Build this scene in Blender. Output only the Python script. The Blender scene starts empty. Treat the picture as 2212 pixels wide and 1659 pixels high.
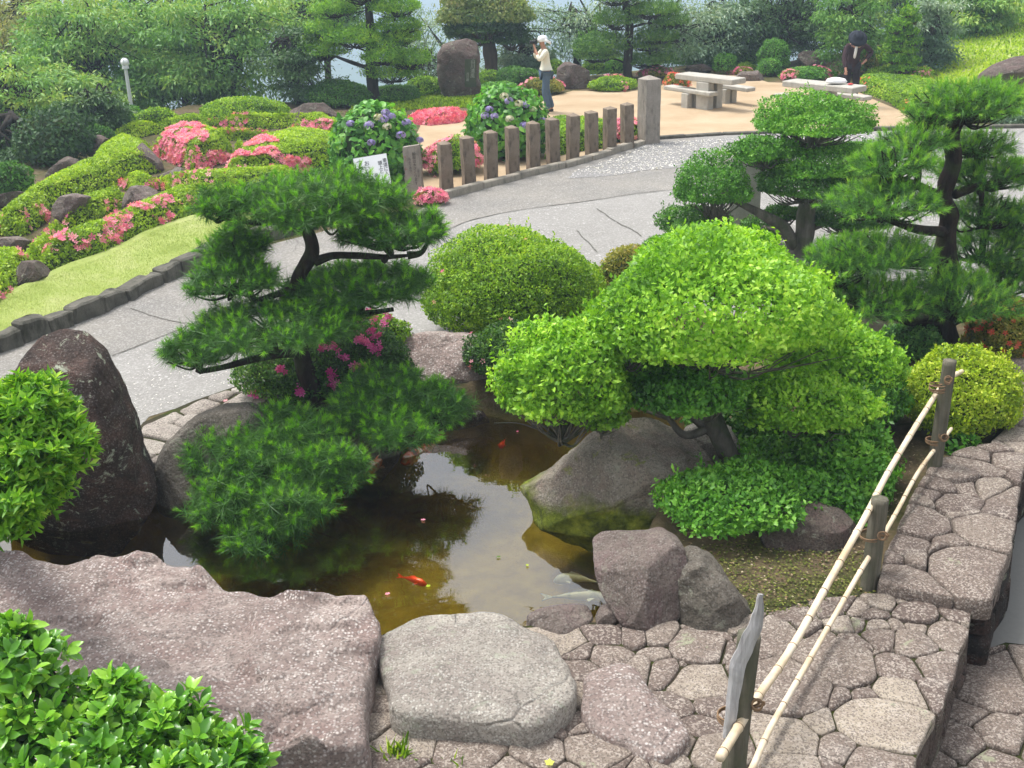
import bpy, math, random
import numpy as np
from mathutils import Vector, Matrix, noise as mnoise
from mathutils.geometry import tessellate_polygon

# ---------------------------------------------------------------- camera, world, sun, exposure
SC = bpy.context.scene
COL = SC.collection
H = 4.2
TH = math.radians(22.2)
ROLL = 0.03
FPX = 2488.0                    # focal length in pixels of the 2212 x 1659 view of the photograph
cam_d = bpy.data.cameras.new('camera')
cam_d.sensor_width = 36.0
cam_d.lens = 36.0 * FPX / 2212.0
cam_d.clip_start = 0.05
cam_d.clip_end = 6000
cam = bpy.data.objects.new('camera', cam_d)
COL.objects.link(cam)
C0 = np.array([0.0, 0.0, H])
F_ = np.array([0.0, math.cos(TH), -math.sin(TH)])
U0 = np.array([0.0, math.sin(TH), math.cos(TH)])
R0 = np.array([1.0, 0.0, 0.0])
R_ = R0 * math.cos(ROLL) - U0 * math.sin(ROLL)
U_ = U0 * math.cos(ROLL) + R0 * math.sin(ROLL)
M = Matrix(((R_[0], U_[0], -F_[0], 0), (R_[1], U_[1], -F_[1], 0), (R_[2], U_[2], -F_[2], H), (0, 0, 0, 1)))
cam.matrix_world = M
SC.camera = cam

SUN_EL, SUN_AZ = math.radians(68), math.radians(300)      # azimuth measured clockwise from +Y
w = bpy.data.worlds.new('World')
SC.world = w
w.use_nodes = True
nt = w.node_tree
bg = nt.nodes['Background']
sky = nt.nodes.new('ShaderNodeTexSky')
sky.sky_type = 'NISHITA'
sky.sun_disc = False
sky.sun_elevation = SUN_EL
sky.sun_rotation = SUN_AZ
sky.air_density = 1.0
sky.dust_density = 4.0
sky.ozone_density = 1.0
hs = nt.nodes.new('ShaderNodeHueSaturation')
hs.inputs['Saturation'].default_value = 0.22
nt.links.new(sky.outputs[0], hs.inputs['Color'])
nt.links.new(hs.outputs[0], bg.inputs['Color'])
bg.inputs['Strength'].default_value = 0.15
sd = bpy.data.lights.new('sun', 'SUN')
sd.energy = 1.35
sd.angle = math.radians(16)
sd.color = (1.0, 0.96, 0.9)
so = bpy.data.objects.new('sun', sd)
COL.objects.link(so)
sv = Vector((math.sin(SUN_AZ) * math.cos(SUN_EL), math.cos(SUN_AZ) * math.cos(SUN_EL), math.sin(SUN_EL)))
so.rotation_euler = sv.to_track_quat('Z', 'Y').to_euler()
so.location = (0, -10, 30)
SC.view_settings.view_transform = 'Standard'
SC.view_settings.look = 'None'
SC.view_settings.gamma = 1.0
SC.view_settings.exposure = 1.12
SC.cycles.use_denoising = True
SC.cycles.max_bounces = 8
SC.cycles.transparent_max_bounces = 12
SC.cycles.volume_bounces = 0

# ---------------------------------------------------------------- helpers: photograph pixel -> place in the world
def ray(dx, dy):
    return F_ + R_ * ((dx - 1106.0) / FPX) + U_ * ((829.5 - dy) / FPX)
def Zg(dx, dy, z=0.0):
    return (z - H) / ray(dx, dy)[2]
def G(dx, dy, z=0.0):
    return C0 + ray(dx, dy) * Zg(dx, dy, z)
def Q(dx, dy, Z):
    return C0 + ray(dx, dy) * Z
def PY(dx, dy, Y):
    r = ray(dx, dy)
    return C0 + r * (Y / r[1])
def GS(pts, z=0.0):
    return np.array([G(a, b, z) for a, b in pts])

# ---------------------------------------------------------------- helpers: meshes
def nrm(a):
    return a / np.maximum(np.linalg.norm(a, axis=-1, keepdims=True), 1e-9)

class NZ:                                   # cheap smooth noise: a sum of random sine waves
    def __init__(s, seed, n=14):
        r = np.random.RandomState(seed)
        s.k = nrm(r.normal(size=(n, 3))) * r.uniform(0.6, 1.9, (n, 1)); s.p = r.uniform(0, 6.28, n)
    def __call__(s, P, f=1.0):
        return np.sin(P @ s.k.T * f + s.p).sum(-1) / math.sqrt(len(s.p)) * 0.8
def fbm(P, f, seed, oct=3):
    v = 0; a = 1; t = 0
    for i in range(oct):
        v = v + a * NZ(seed + i * 17)(P, f); t += a; a *= .5; f *= 2.1
    return v / t

def new_obj(name, me, parent=None, mat=None, smooth=False):
    o = bpy.data.objects.new(name, me)
    COL.objects.link(o)
    if parent is not None: o.parent = parent
    if mat is not None:
        for m in (mat if isinstance(mat, (list, tuple)) else [mat]): me.materials.append(m)
    if smooth:
        me.polygons.foreach_set('use_smooth', np.ones(len(me.polygons), dtype=bool))
    return o
def arr_mesh(name, V, F, rnd=None, pmat=None):
    """V (n,3), F (m,3) or (m,4) int; rnd per-face float"""
    me = bpy.data.meshes.new(name)
    V = np.ascontiguousarray(V, dtype=np.float32); F = np.ascontiguousarray(F, dtype=np.int32)
    k = F.shape[1]
    me.vertices.add(len(V)); me.vertices.foreach_set('co', V.ravel())
    me.loops.add(F.size); me.loops.foreach_set('vertex_index', F.ravel())
    me.polygons.add(len(F))
    me.polygons.foreach_set('loop_start', np.arange(0, F.size, k, dtype=np.int32))
    if rnd is not None:
        at = me.attributes.new('rnd', 'FLOAT', 'FACE'); at.data.foreach_set('value', np.ascontiguousarray(rnd, dtype=np.float32))
    if pmat is not None: me.polygons.foreach_set('material_index', np.ascontiguousarray(pmat, dtype=np.int32))
    me.update(calc_edges=True)
    me.validate()
    return me
def tag(o, label=None, cat=None, group=None, kind=None):
    if label: o['label'] = label
    if cat: o['category'] = cat
    if group: o['group'] = group
    if kind: o['kind'] = kind
    return o
def empty(name, loc=(0, 0, 0), label=None, cat=None, group=None):
    o = bpy.data.objects.new(name, None)
    COL.objects.link(o); o.location = loc; o.empty_display_size = .2
    return tag(o, label, cat, group)
def adopt(o, root):
    """parent o (built in world space) to root without moving it"""
    o.parent = root
    o.matrix_parent_inverse = Matrix.Translation(-Vector(root.location))
    return o
class MB:                                   # collects polygons of any size
    def __init__(s): s.v = []; s.f = []; s.m = []
    def add(s, V, F, m=0):
        b = len(s.v); s.v += [tuple(map(float, p)) for p in V]; s.f += [tuple(b + i for i in f) for f in F]; s.m += [m] * len(F); return s
    def box(s, c, d, rz=0, m=0, bev=0, taper=1.0):
        x, y, z = d[0] / 2, d[1] / 2, d[2] / 2
        ca, sa = math.cos(rz), math.sin(rz)
        P = []
        b = min(bev, x * .4, y * .4, z * .4)
        lv = [(-z, x - b, y - b, b), (-z + b, x, y, b), (z - b, x, y, b), (z, x - b, y - b, b)] if b else [(-z, x, y, 0), (z, x, y, 0)]
        n = 8 if b else 4
        for i, (zz, xx, yy, bb) in enumerate(lv):
            t = taper if zz > 0 else 1
            xx *= t; yy *= t
            q = [(-xx + bb, -yy), (xx - bb, -yy), (xx, -yy + bb), (xx, yy - bb), (xx - bb, yy), (-xx + bb, yy), (-xx, yy - bb), (-xx, -yy + bb)] if b else [(-xx, -yy), (xx, -yy), (xx, yy), (-xx, yy)]
            for a, e in q: P.append((c[0] + a * ca - e * sa, c[1] + a * sa + e * ca, c[2] + zz))
        Fs = [tuple(reversed(range(n))), tuple(range((len(lv) - 1) * n, len(lv) * n))]
        for l in range(len(lv) - 1):
            for i in range(n):
                j = (i + 1) % n; Fs.append((l * n + i, l * n + j, (l + 1) * n + j, (l + 1) * n + i))
        return s.add(P, Fs, m)
    def build(s, name, mat, parent=None, smooth=False):
        me = bpy.data.meshes.new(name); me.from_pydata(s.v, [], s.f)
        if len(set(s.m)) > 1: me.polygons.foreach_set('material_index', s.m)
        me.update()
        return new_obj(name, me, parent, mat, smooth)
def spline(P, n):
    P = np.array(P, float)
    if len(P) < 3: 
        t = np.linspace(0, 1, n)[:, None]; return P[0] * (1 - t) + P[-1] * t
    Q_ = np.vstack([2 * P[0] - P[1], P, 2 * P[-1] - P[-2]])
    out = []
    for s in np.linspace(0, len(P) - 1 - 1e-6, n):
        i = int(s); t = s - i; a, b, c, d = Q_[i], Q_[i + 1], Q_[i + 2], Q_[i + 3]
        out.append(.5 * ((2 * b) + (-a + c) * t + (2 * a - 5 * b + 4 * c - d) * t * t + (-a + 3 * b - 3 * c + d) * t ** 3))
    return np.array(out)
def tube_arr(P, R, n=24, sides=8, rough=0.0, seed=0, flat=None):
    """smooth tapering tube through points P with radii R; returns V, F(quads)"""
    P = np.array(P, float); R = np.array(R, float)
    if R.ndim == 0: R = np.full(len(P), float(R))
    n = max(n, len(P))
    S = spline(P, n)
    rr = np.interp(np.linspace(0, 1, n), np.linspace(0, 1, len(R)), R)
    T = nrm(np.gradient(S, axis=0))
    a = np.array([0.0, 0, 1]) if abs(T[0][2]) < .9 else np.array([1.0, 0, 0])
    x = nrm(np.cross(T[0], a)); V = []
    for i in range(n):
        x = nrm(x - T[i] * (x @ T[i])); y = np.cross(T[i], x)
        for k in range(sides):
            t = 2 * math.pi * k / sides
            V.append(S[i] + (x * math.cos(t) + y * math.sin(t)) * rr[i])
    V = np.array(V)
    if rough:
        c = np.repeat(S, sides, 0); d = nrm(V - c)
        V = V + d * (fbm(V, 9, seed, 2) * rough * np.repeat(rr, sides))[:, None]
    F = []
    for i in range(n - 1):
        for k in range(sides):
            j = (k + 1) % sides; F.append((i * sides + k, i * sides + j, (i + 1) * sides + j, (i + 1) * sides + k))
    b = len(V); V = np.vstack([V, S[0], S[-1]])
    for k in range(sides):
        j = (k + 1) % sides
        F.append((j, k, b, b)); F.append(((n - 1) * sides + k, (n - 1) * sides + j, b + 1, b + 1))
    return V, F
def tubes(name, specs, mat, parent=None, sides=8, rough=.12, seed=0):
    mb = MB()
    for i, (P, R) in enumerate(specs):
        V, F = tube_arr(P, R, n=max(6, len(P) * 5), sides=sides, rough=rough, seed=seed + i)
        mb.add(V, [tuple(dict.fromkeys(f)) for f in F])
    return mb.build(name, mat, parent, smooth=True)

# ---- leaves
def T_leaf(w=.45, fold=.10, droop=0.0):
    return np.array([(0, 0, 0), (-w / 2, .42, fold), (0, 1, -droop), (w / 2, .42, fold)]), np.array([(0, 1, 2), (0, 2, 3)])
def T_big(w=.46, fold=.09, curl=.18):
    ys = [0, .22, .5, .78, 1.0]; ws = [0.0, .36, .5, .36, 0.0]; V = []; F = []
    for y, h in zip(ys, ws):
        z = -curl * y * y
        V += [(-w * h * 1.0, y, z + fold * h * 2), (0, y, z), (w * h * 1.0, y, z + fold * h * 2)]
    for i in range(4):
        a = i * 3
        for q in ((a, a + 1, a + 4, a + 3), (a + 1, a + 2, a + 5, a + 4)):
            F += [(q[0], q[1], q[2]), (q[0], q[2], q[3])]
    return np.array(V, float), np.array(F)
def T_needle(w=.035):
    return np.array([(-w / 2, 0, 0), (w / 2, 0, 0), (0, 1, .02)]), np.array([(0, 1, 2)])
def T_flower(n=5, w=.55, cup=.35):
    V = [(0, 0, 0)]; F = []
    for i in range(n):
        a = 2 * math.pi * i / n; d = np.array([math.cos(a), math.sin(a), 0]); s = np.array([-d[1], d[0], 0])
        b = len(V); V += [tuple(d * .6 - s * w * .5 + [0, 0, cup * .55]), tuple(d * 1.0 + [0, 0, cup]), tuple(d * .6 + s * w * .5 + [0, 0, cup * .55])]
        F += [(0, b, b + 1), (0, b + 1, b + 2)]
    return np.array(V, float), np.array(F)
def inst(T, pos, ydir, zhint, scale, rnd):
    V, F = T
    y = nrm(ydir); z = nrm(zhint - (zhint * y).sum(-1, keepdims=True) * y); x = np.cross(y, z)
    N = len(pos); k = len(V); s = np.broadcast_to(scale, (N,))[:, None, None]
    W = pos[:, None, :] + s * (V[None, :, 0:1] * x[:, None, :] + V[None, :, 1:2] * y[:, None, :] + V[None, :, 2:3] * z[:, None, :])
    FF = (F[None] + (np.arange(N) * k)[:, None, None]).reshape(-1, 3)
    return W.reshape(-1, 3), FF, np.repeat(rnd, len(F))
def merge(parts):
    V = []; F = []; R = []; MI = []; b = 0
    for i, p in enumerate(parts):
        v, f, r = p[:3]; V.append(v); F.append(f + b); R.append(r); MI.append(np.full(len(f), p[3] if len(p) > 3 else 0)); b += len(v)
    return np.vstack(V), np.vstack(F), np.concatenate(R), np.concatenate(MI)
def merged(name, parts, mats, parent=None):
    V, F, R, MI = merge(parts)
    return new_obj(name, arr_mesh(name, V, F, R, MI), parent, mats)

class Pad:
    """an ellipsoid that projects to the given outline: centre pixel, half width and half height in pixels"""
    def __init__(s, dx, dy, Y, rx, hp, dr=.8, k=.2):
        s.c = PY(dx, dy + hp * k, Y); s.ppm = FPX / ((s.c - C0) @ F_); s.bot = (1 - k) / (1 + k); hp = hp * (1 + k)
        r = ray(dx, dy); r = r / np.linalg.norm(r)
        sn = -r[2]; cs = math.sqrt(1 - sn * sn)
        s.rx = rx / s.ppm; hpm = hp / s.ppm; s.ry = s.rx * dr
        if s.ry * sn > hpm * .75: s.ry = hpm * .75 / sn
        s.rz = math.sqrt(max(hpm ** 2 - (s.ry * sn) ** 2, (.2 * hpm) ** 2)) / cs
        s.r = np.array([s.rx, s.ry, s.rz])
    def area(s):
        p = 1.6; a, b, c = s.r
        return 4 * math.pi * (((a * b) ** p + (a * c) ** p + (b * c) ** p) / 3) ** (1 / p)
    def sample(s, N, rng, lo=-.35, shell=.22, lump=.12, lf=3.0, seed=0, ztop=1.0):
        u = nrm(rng.normal(size=(int(N * 2.5) + 50, 3)))
        u = u[(u[:, 2] > lo + .15 * rng.rand(len(u))) | (rng.rand(len(u)) < .06)][:N]
        L = 1 + lump * fbm(u * 1.0, lf, seed + 5, 3) + min(.035 / s.r.mean(), .12) * fbm(u * s.r, 24, seed + 8, 2)
        r = L * (1 - shell * rng.rand(len(u)) ** 1.6)
        n = nrm(u / s.r)
        u = u * np.where(u[:, 2:3] < 0, np.array([1, 1, s.bot ** 2]), 1.0)
        P = s.c + u * s.r * r[:, None]
        return P, n, u, L
def leaf_cloud(P, n, rng, T, size, up=.35, jit=.9, out=.55, seed=0, rbias=0, rsc=.5):
    N = len(P)
    rv = rng.normal(size=(N, 3)); tv = nrm(rv - (rv * n).sum(-1, keepdims=True) * n)
    d = tv * jit + n * out * rng.uniform(-.3, 1.2, (N, 1)) + np.array([0, 0, up])
    zh = n * .8 + rng.normal(size=(N, 3)) * .55 + np.array([0, 0, .35])
    rnd = np.clip(.46 + rbias + rsc * (rng.rand(N) - .5) + .18 * fbm(P, 3.0, seed + 91, 2) + .26 * fbm(P, 1.15 / size, seed + 61, 2), 0, 1)
    return inst(T, P, d, zh, size * rng.uniform(.65, 1.2, N), rnd)
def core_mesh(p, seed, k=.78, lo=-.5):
    """dark shell filling a crown; the shade inside is put into its colour"""
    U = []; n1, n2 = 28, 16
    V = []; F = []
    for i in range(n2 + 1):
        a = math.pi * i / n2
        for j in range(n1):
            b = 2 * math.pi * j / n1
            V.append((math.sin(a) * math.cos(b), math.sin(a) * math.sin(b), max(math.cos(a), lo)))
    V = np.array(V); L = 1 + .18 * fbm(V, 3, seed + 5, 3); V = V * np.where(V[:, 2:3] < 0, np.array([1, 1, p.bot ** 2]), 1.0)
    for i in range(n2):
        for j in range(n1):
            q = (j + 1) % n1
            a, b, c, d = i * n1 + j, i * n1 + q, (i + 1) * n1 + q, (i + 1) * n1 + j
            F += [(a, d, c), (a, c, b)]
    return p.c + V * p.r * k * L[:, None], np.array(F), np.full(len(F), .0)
# ---------------------------------------------------------------- materials
class NT:
    def __init__(s, name):
        s.m = bpy.data.materials.new(name); s.m.use_nodes = True; s.t = s.m.node_tree; s.t.nodes.clear()
        s.out = s.n('ShaderNodeOutputMaterial')
    def n(s, typ, **kw):
        x = s.t.nodes.new(typ)
        for k, v in kw.items():
            if k.startswith('_'): setattr(x, k[1:], v)
            else:
                key = k.replace('__', ' ')
                inp = x.inputs[int(key[1:])] if key[0] == 'i' and key[1:].isdigit() else x.inputs[key]
                if hasattr(v, 'is_linked') or isinstance(v, bpy.types.NodeSocket): s.t.links.new(v, inp)
                else: inp.default_value = v
        return x
    def co(s, scale=1.0, obj=True):
        tc = s.n('ShaderNodeTexCoord').outputs['Object']
        return s.n('ShaderNodeMapping', Vector=tc, Scale=(scale,) * 3 if not isinstance(scale, tuple) else scale).outputs[0]
    def noise(s, scale, detail=4, rough=.55, vec=None, dist=0.0):
        return s.n('ShaderNodeTexNoise', Vector=vec if vec is not None else s.co(), Scale=scale, Detail=detail, Roughness=rough, Distortion=dist).outputs[0]
    def voro(s, scale, vec=None, feature='F1', rand=1.0):
        x = s.n('ShaderNodeTexVoronoi', _feature=feature, Vector=vec if vec is not None else s.co(), Scale=scale)
        x.inputs['Randomness'].default_value = rand
        return x
    def ramp(s, fac, stops, interp='LINEAR'):
        x = s.n('ShaderNodeValToRGB', Fac=fac); cr = x.color_ramp; cr.interpolation = interp
        while len(cr.elements) < len(stops): cr.elements.new(.5)
        for e, (p, c) in zip(cr.elements, stops):
            e.position = p; e.color = (*c, 1) if len(c) == 3 else c
        return x.outputs[0]
    def mr(s, v, a, b, c=0.0, d=1.0):
        return s.n('ShaderNodeMapRange', Value=v, From__Min=a, From__Max=b, To__Min=c, To__Max=d).outputs[0]
    def mix(s, f, a, b, mode='MIX'):
        x = s.n('ShaderNodeMix', _data_type='RGBA', _blend_type=mode)
        for i, v in ((0, f), (6, a), (7, b)):
            if isinstance(v, bpy.types.NodeSocket): s.t.links.new(v, x.inputs[i])
            else: x.inputs[i].default_value = v if i == 0 else ((*v, 1) if len(v) == 3 else v)
        return x.outputs[2]
    def math(s, op, a, b=0.0):
        x = s.n('ShaderNodeMath', _operation=op)
        for i, v in ((0, a), (1, b)):
            if isinstance(v, bpy.types.NodeSocket): s.t.links.new(v, x.inputs[i])
            else: x.inputs[i].default_value = v
        return x.outputs[0]
    def bump(s, h, dist=.01, st=1.0, normal=None):
        x = s.n('ShaderNodeBump', Height=h, Distance=dist, Strength=st)
        if normal is not None: s.t.links.new(normal, x.inputs['Normal'])
        return x.outputs[0]
    def bsdf(s, col, rough=.8, normal=None, spec=.3, **kw):
        x = s.n('ShaderNodeBsdfPrincipled', Roughness=rough)
        if isinstance(col, bpy.types.NodeSocket): s.t.links.new(col, x.inputs['Base Color'])
        else: x.inputs['Base Color'].default_value = (*col, 1)
        x.inputs['Specular IOR Level'].default_value = spec
        if normal is not None: s.t.links.new(normal, x.inputs['Normal'])
        for k, v in kw.items(): x.inputs[k.replace('__', ' ')].default_value = v
        return x.outputs[0]
    def done(s, sh):
        s.t.links.new(sh, s.out.inputs['Surface']); return s.m
    def rnd(s): return s.n('ShaderNodeAttribute', _attribute_name='rnd').outputs['Fac']
def lin(r, g, b):
    f = lambda c: (c / 255 / 12.92) if c / 255 <= .04045 else ((c / 255 + .055) / 1.055) ** 2.4
    return (f(r), f(g), f(b))
MATS = {}
def leafmat(name, stops, trans=.35, rough=.42, spec=.35, clump=6.0, camt=.35):
    if name in MATS: return MATS[name]
    t = NT(name)
    f = t.math('ADD', t.rnd(), t.math('MULTIPLY', t.math('SUBTRACT', t.noise(clump, 2), .5), camt))
    n = len(stops)
    c = t.ramp(f, [(i / (n - 1) * .9 + .05, s_) for i, s_ in enumerate(stops)])
    p = t.bsdf(c, rough, spec=spec)
    tr = t.n('ShaderNodeBsdfTranslucent'); c2 = t.mix(1.0, c, (1.25, 1.2, .55), 'MULTIPLY'); t.t.links.new(c2, tr.inputs['Color'])
    mx = t.n('ShaderNodeMixShader', Fac=trans); t.t.links.new(p, mx.inputs[1]); t.t.links.new(tr.outputs[0], mx.inputs[2])
    MATS[name] = t.done(mx.outputs[0]); return MATS[name]
def plain(name, col, rough=.7, spec=.3, var=.15, scale=8, bump=0.0, metal=0.0):
    if name in MATS: return MATS[name]
    t = NT(name)
    v = t.noise(scale, 5)
    c = t.mix(v, tuple(x * (1 - var) for x in col), tuple(min(1, x * (1 + var)) for x in col))
    nn = t.bump(t.noise(scale * 8, 4), bump) if bump else None
    MATS[name] = t.done(t.bsdf(c, rough, nn, spec, Metallic=metal)); return MATS[name]

# foliage colours (linear)
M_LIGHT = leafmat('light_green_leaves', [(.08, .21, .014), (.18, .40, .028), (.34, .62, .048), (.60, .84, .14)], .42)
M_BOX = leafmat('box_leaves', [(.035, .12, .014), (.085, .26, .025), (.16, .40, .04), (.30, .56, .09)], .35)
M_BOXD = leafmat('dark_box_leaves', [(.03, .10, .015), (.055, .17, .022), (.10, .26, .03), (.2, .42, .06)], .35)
M_AZ = leafmat('azalea_leaves', [(.06, .14, .010), (.15, .31, .016), (.30, .50, .025), (.50, .66, .06)], .4)
M_AZB = leafmat('azalea_bank_leaves', [(.12, .20, .014), (.25, .42, .022), (.40, .58, .035), (.54, .68, .08)], .4, clump=3)
M_AZR = leafmat('rusty_azalea_leaves', [(.10, .12, .02), (.20, .24, .03), (.34, .33, .05), (.5, .36, .10)], .4)
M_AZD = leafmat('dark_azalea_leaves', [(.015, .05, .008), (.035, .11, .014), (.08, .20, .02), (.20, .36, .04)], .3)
M_AZN = leafmat('near_azalea_leaves', [(.05, .15, .01), (.11, .30, .02), (.22, .48, .03), (.42, .64, .08)], .4, clump=4)
M_GOLD = leafmat('golden_leaves', [(.12, .22, .012), (.28, .43, .016), (.48, .61, .04), (.70, .76, .14)], .42)
M_CAM = leafmat('glossy_camellia_leaves', [(.03, .11, .01), (.08, .25, .02), (.18, .43, .035), (.34, .60, .07)], .3, .26, .5, camt=.2)
M_HYD = leafmat('hydrangea_leaves', [(.035, .13, .016), (.08, .27, .03), (.15, .42, .04), (.30, .56, .08)], .35, .38)
M_BG1 = leafmat('cherry_leaves', [(.045, .14, .035), (.115, .28, .06), (.22, .42, .09), (.42, .54, .13)], .35, .5, .4, clump=.8, camt=.6)
M_BG2 = leafmat('yellowing_leaves', [(.11, .18, .05), (.19, .28, .07), (.30, .36, .11), (.45, .40, .18)], .35, .5, .4, clump=.8, camt=.6)
M_BG3 = leafmat('dark_evergreen_leaves', [(.02, .06, .02), (.04, .10, .03), (.07, .16, .045), (.14, .24, .07)], .3, .5, .4, clump=1.2, camt=.5)
M_BG4 = leafmat('silvery_leaves', [(.05, .12, .065), (.11, .21, .12), (.20, .32, .20), (.42, .52, .38)], .3, .4, .5, clump=1.2)
M_PN = leafmat('pine_old_needles', [(.03, .085, .018), (.052, .15, .03), (.09, .225, .042), (.15, .30, .06)], .25, .45, .3)
M_PC = leafmat('pine_new_needles', [(.10, .32, .02), (.17, .46, .025), (.26, .58, .035), (.38, .66, .06)], .3, .45, .3)
M_PN2 = leafmat('right_pine_old_needles', [(.03, .10, .025), (.06, .18, .036), (.11, .27, .05), (.18, .35, .07)], .3, .45, .3)
M_PC2 = leafmat('right_pine_new_needles', [(.10, .28, .035), (.18, .44, .045), (.28, .56, .06), (.46, .62, .12)], .3, .45, .3)
M_PN3 = leafmat('far_pine_needles', [(.04, .14, .015), (.13, .32, .02), (.25, .48, .03), (.42, .60, .06)], .3, .5, .3, clump=2)
M_PK = leafmat('pink_petals', [(.64, .13, .25), (.80, .22, .36), (.86, .32, .42), (.88, .46, .48)], .35, .6, .2)
M_MG = leafmat('magenta_petals', [(.50, .05, .26), (.62, .08, .34), (.70, .13, .42), (.75, .2, .5)], .35, .6, .2)
M_RD = leafmat('coral_red_petals', [(.65, .07, .06), (.76, .12, .08), (.82, .18, .11), (.85, .26, .16)], .35, .6, .2)
M_HB = leafmat('hydrangea_petals', [(.27, .22, .55), (.34, .27, .62), (.42, .36, .68), (.54, .49, .70)], .3, .6, .2)
M_HW = leafmat('greenish_white_petals', [(.48, .56, .28), (.6, .62, .40), (.68, .66, .5), (.66, .58, .6)], .3, .6, .2)
M_GR = leafmat('grass_blades', [(.20, .29, .06), (.32, .42, .11), (.44, .52, .17), (.55, .57, .28)], .3, .6, .2)
M_RST = leafmat('rust_needles', [(.2, .09, .03), (.3, .13, .04), (.4, .2, .06), (.5, .3, .1)], .3, .6, .2)

def barkmat(name, a, b, scale=12, moss=0.0):
    t = NT(name)
    v = t.noise(scale, 6, .65, t.co((1, 1, .3)))
    c = t.ramp(v, [(.3, a), (.7, b)])
    if moss: c = t.mix(t.mr(t.noise(5, 4), .5, .62, 0, moss), c, (.06, .09, .03))
    return t.done(t.bsdf(c, .9, t.bump(t.noise(scale * 2, 5, .7, t.co((1, 1, .35))), .02, .9), .15))
M_BARK = barkmat('pine_bark', (.010, .007, .006), (.05, .035, .028), 14, .35)
M_BARKG = barkmat('grey_bark', (.06, .055, .045), (.20, .185, .15), 10, .5)
M_BARKD = barkmat('dark_bark', (.012, .01, .008), (.05, .042, .035), 10)
M_CORE = barkmat('dark_core_fill', (.022, .036, .010), (.055, .085, .022), 30)  # solid fill behind the leaves: inner shade painted dark, blocks the view through
M_TRNK = barkmat('far_trunk_bark', (.05, .035, .025), (.12, .085, .06), 8)

def rockmat(name, base, dark, speck=(.62, .58, .54), sp=.5, pinkish=None, lichen=0.0, moss=0.0, mosslow=None, scale=1.0, crack=.3, streak=(.14, .10, .085)):
    t = NT(name)
    co = t.co()
    big = t.noise(1.6 * scale, 6, .6, co, .4)
    c = t.ramp(big, [(.32, dark), (.52, base), (.72, tuple(min(1, x * 1.28) for x in base))])
    if pinkish: c = t.mix(t.mr(t.noise(2.7 * scale, 5, .6, co, .8), .45, .62), c, pinkish)
    stn = t.mr(t.noise(1.1 * scale, 7, .7, co, 1.2), .56, .68, 0, .65)
    c = t.mix(stn, c, streak)
    c = t.mix(t.mr(t.noise(9 * scale, 6, .75, co, .6), .5, .72, 0, .55), c, tuple(x * .5 for x in base))
    v1 = t.voro(64 * scale, co)
    sm = t.mr(t.noise(4.2 * scale, 4, .7, co), .38, .62, .25, 1)
    cellr = t.n('ShaderNodeSeparateColor', Color=v1.outputs['Color']).outputs[0]
    s1 = t.math('MULTIPLY', t.math('GREATER_THAN', cellr, .55), t.mr(v1.outputs['Distance'], .6, .3))
    c = t.mix(t.math('MULTIPLY', t.math('MULTIPLY', s1, sm), sp), c, speck)
    v2 = t.voro(95 * scale, co)
    cr2 = t.n('ShaderNodeSeparateColor', Color=v2.outputs['Color']).outputs[1]
    c = t.mix(t.math('MULTIPLY', t.math('GREATER_THAN', cr2, .74), .5), c, tuple(x * .35 for x in base))
    if lichen:
        lv = t.mr(t.noise(7 * scale, 6, .75, co, .5), .58, .63, 0, lichen); c = t.mix(lv, c, (.42, .45, .34))
    if moss or mosslow is not None:
        mf = t.mr(t.noise(3.2, 5, .7, co, .3), .62 - .2 * moss, .70 - .2 * moss, 0, 1)
        if mosslow is not None:
            z = t.n('ShaderNodeSeparateXYZ', Vector=co).outputs['Z']
            lowm = t.mr(t.math('ADD', z, t.math('MULTIPLY', t.math('SUBTRACT', t.noise(4, 4, .6, co), .5), .5)), mosslow, mosslow - .14)
            mf = t.math('MAXIMUM', mf, lowm) if moss else lowm
        mc = t.ramp(t.noise(5, 5, .7, co), [(.35, (.05, .065, .008)), (.5, (.16, .20, .018)), (.65, (.34, .38, .04))])
        c = t.mix(mf, c, mc)
    h = t.math('ADD', t.math('MULTIPLY', t.noise(6 * scale, 8, .72, co), 1.0), t.math('MULTIPLY', t.noise(45 * scale, 5, .7, co), .28))
    wv = t.n('ShaderNodeMixRGB', Fac=.12, Color1=co, Color2=t.n('ShaderNodeTexNoise', Vector=co, Scale=3.0, Detail=5.0).outputs['Color']).outputs[0]
    h = t.math('ADD', h, t.math('MULTIPLY', t.voro(4.5 * scale, wv).outputs['Distance'], -.55))
    h = t.math('ADD', h, t.math('MULTIPLY', t.voro(13 * scale, wv).outputs['Distance'], -.22))
    if crack:
        cv = t.voro(1.9 * scale, t.n('ShaderNodeMixRGB', Fac=.22, Color1=co, Color2=t.n('ShaderNodeTexNoise', Vector=co, Scale=2.2).outputs['Color']).outputs[0], 'DISTANCE_TO_EDGE').outputs['Distance']
        cm = t.math('MULTIPLY', t.mr(cv, .0, .022, 1, 0), t.mr(t.noise(1.5, 3, .5, co), .5, .58, 0, crack))
        h = t.math('SUBTRACT', h, t.math('MULTIPLY', cm, .8)); c = t.mix(t.math('MULTIPLY', cm, .7), c, tuple(x * .2 for x in base))
    return t.done(t.bsdf(c, .88, t.bump(h, .09 / scale ** .5, 1.0), .25))
M_RK = rockmat('pink_granite', (.42, .345, .31), (.25, .185, .165), (.78, .72, .68), .95, (.34, .25, .225), streak=(.23, .17, .15), scale=.85, crack=.22)
M_RK2 = rockmat('pale_granite', (.43, .39, .34), (.33, .28, .25), (.74, .72, .66), .7, None, .5, streak=(.30, .23, .21))
M_RKD = rockmat('dark_wet_rock', (.045, .036, .032), (.018, .016, .015), (.30, .30, .28), .25, (.085, .045, .035), .55, crack=.25, streak=(.02, .022, .02))
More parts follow.
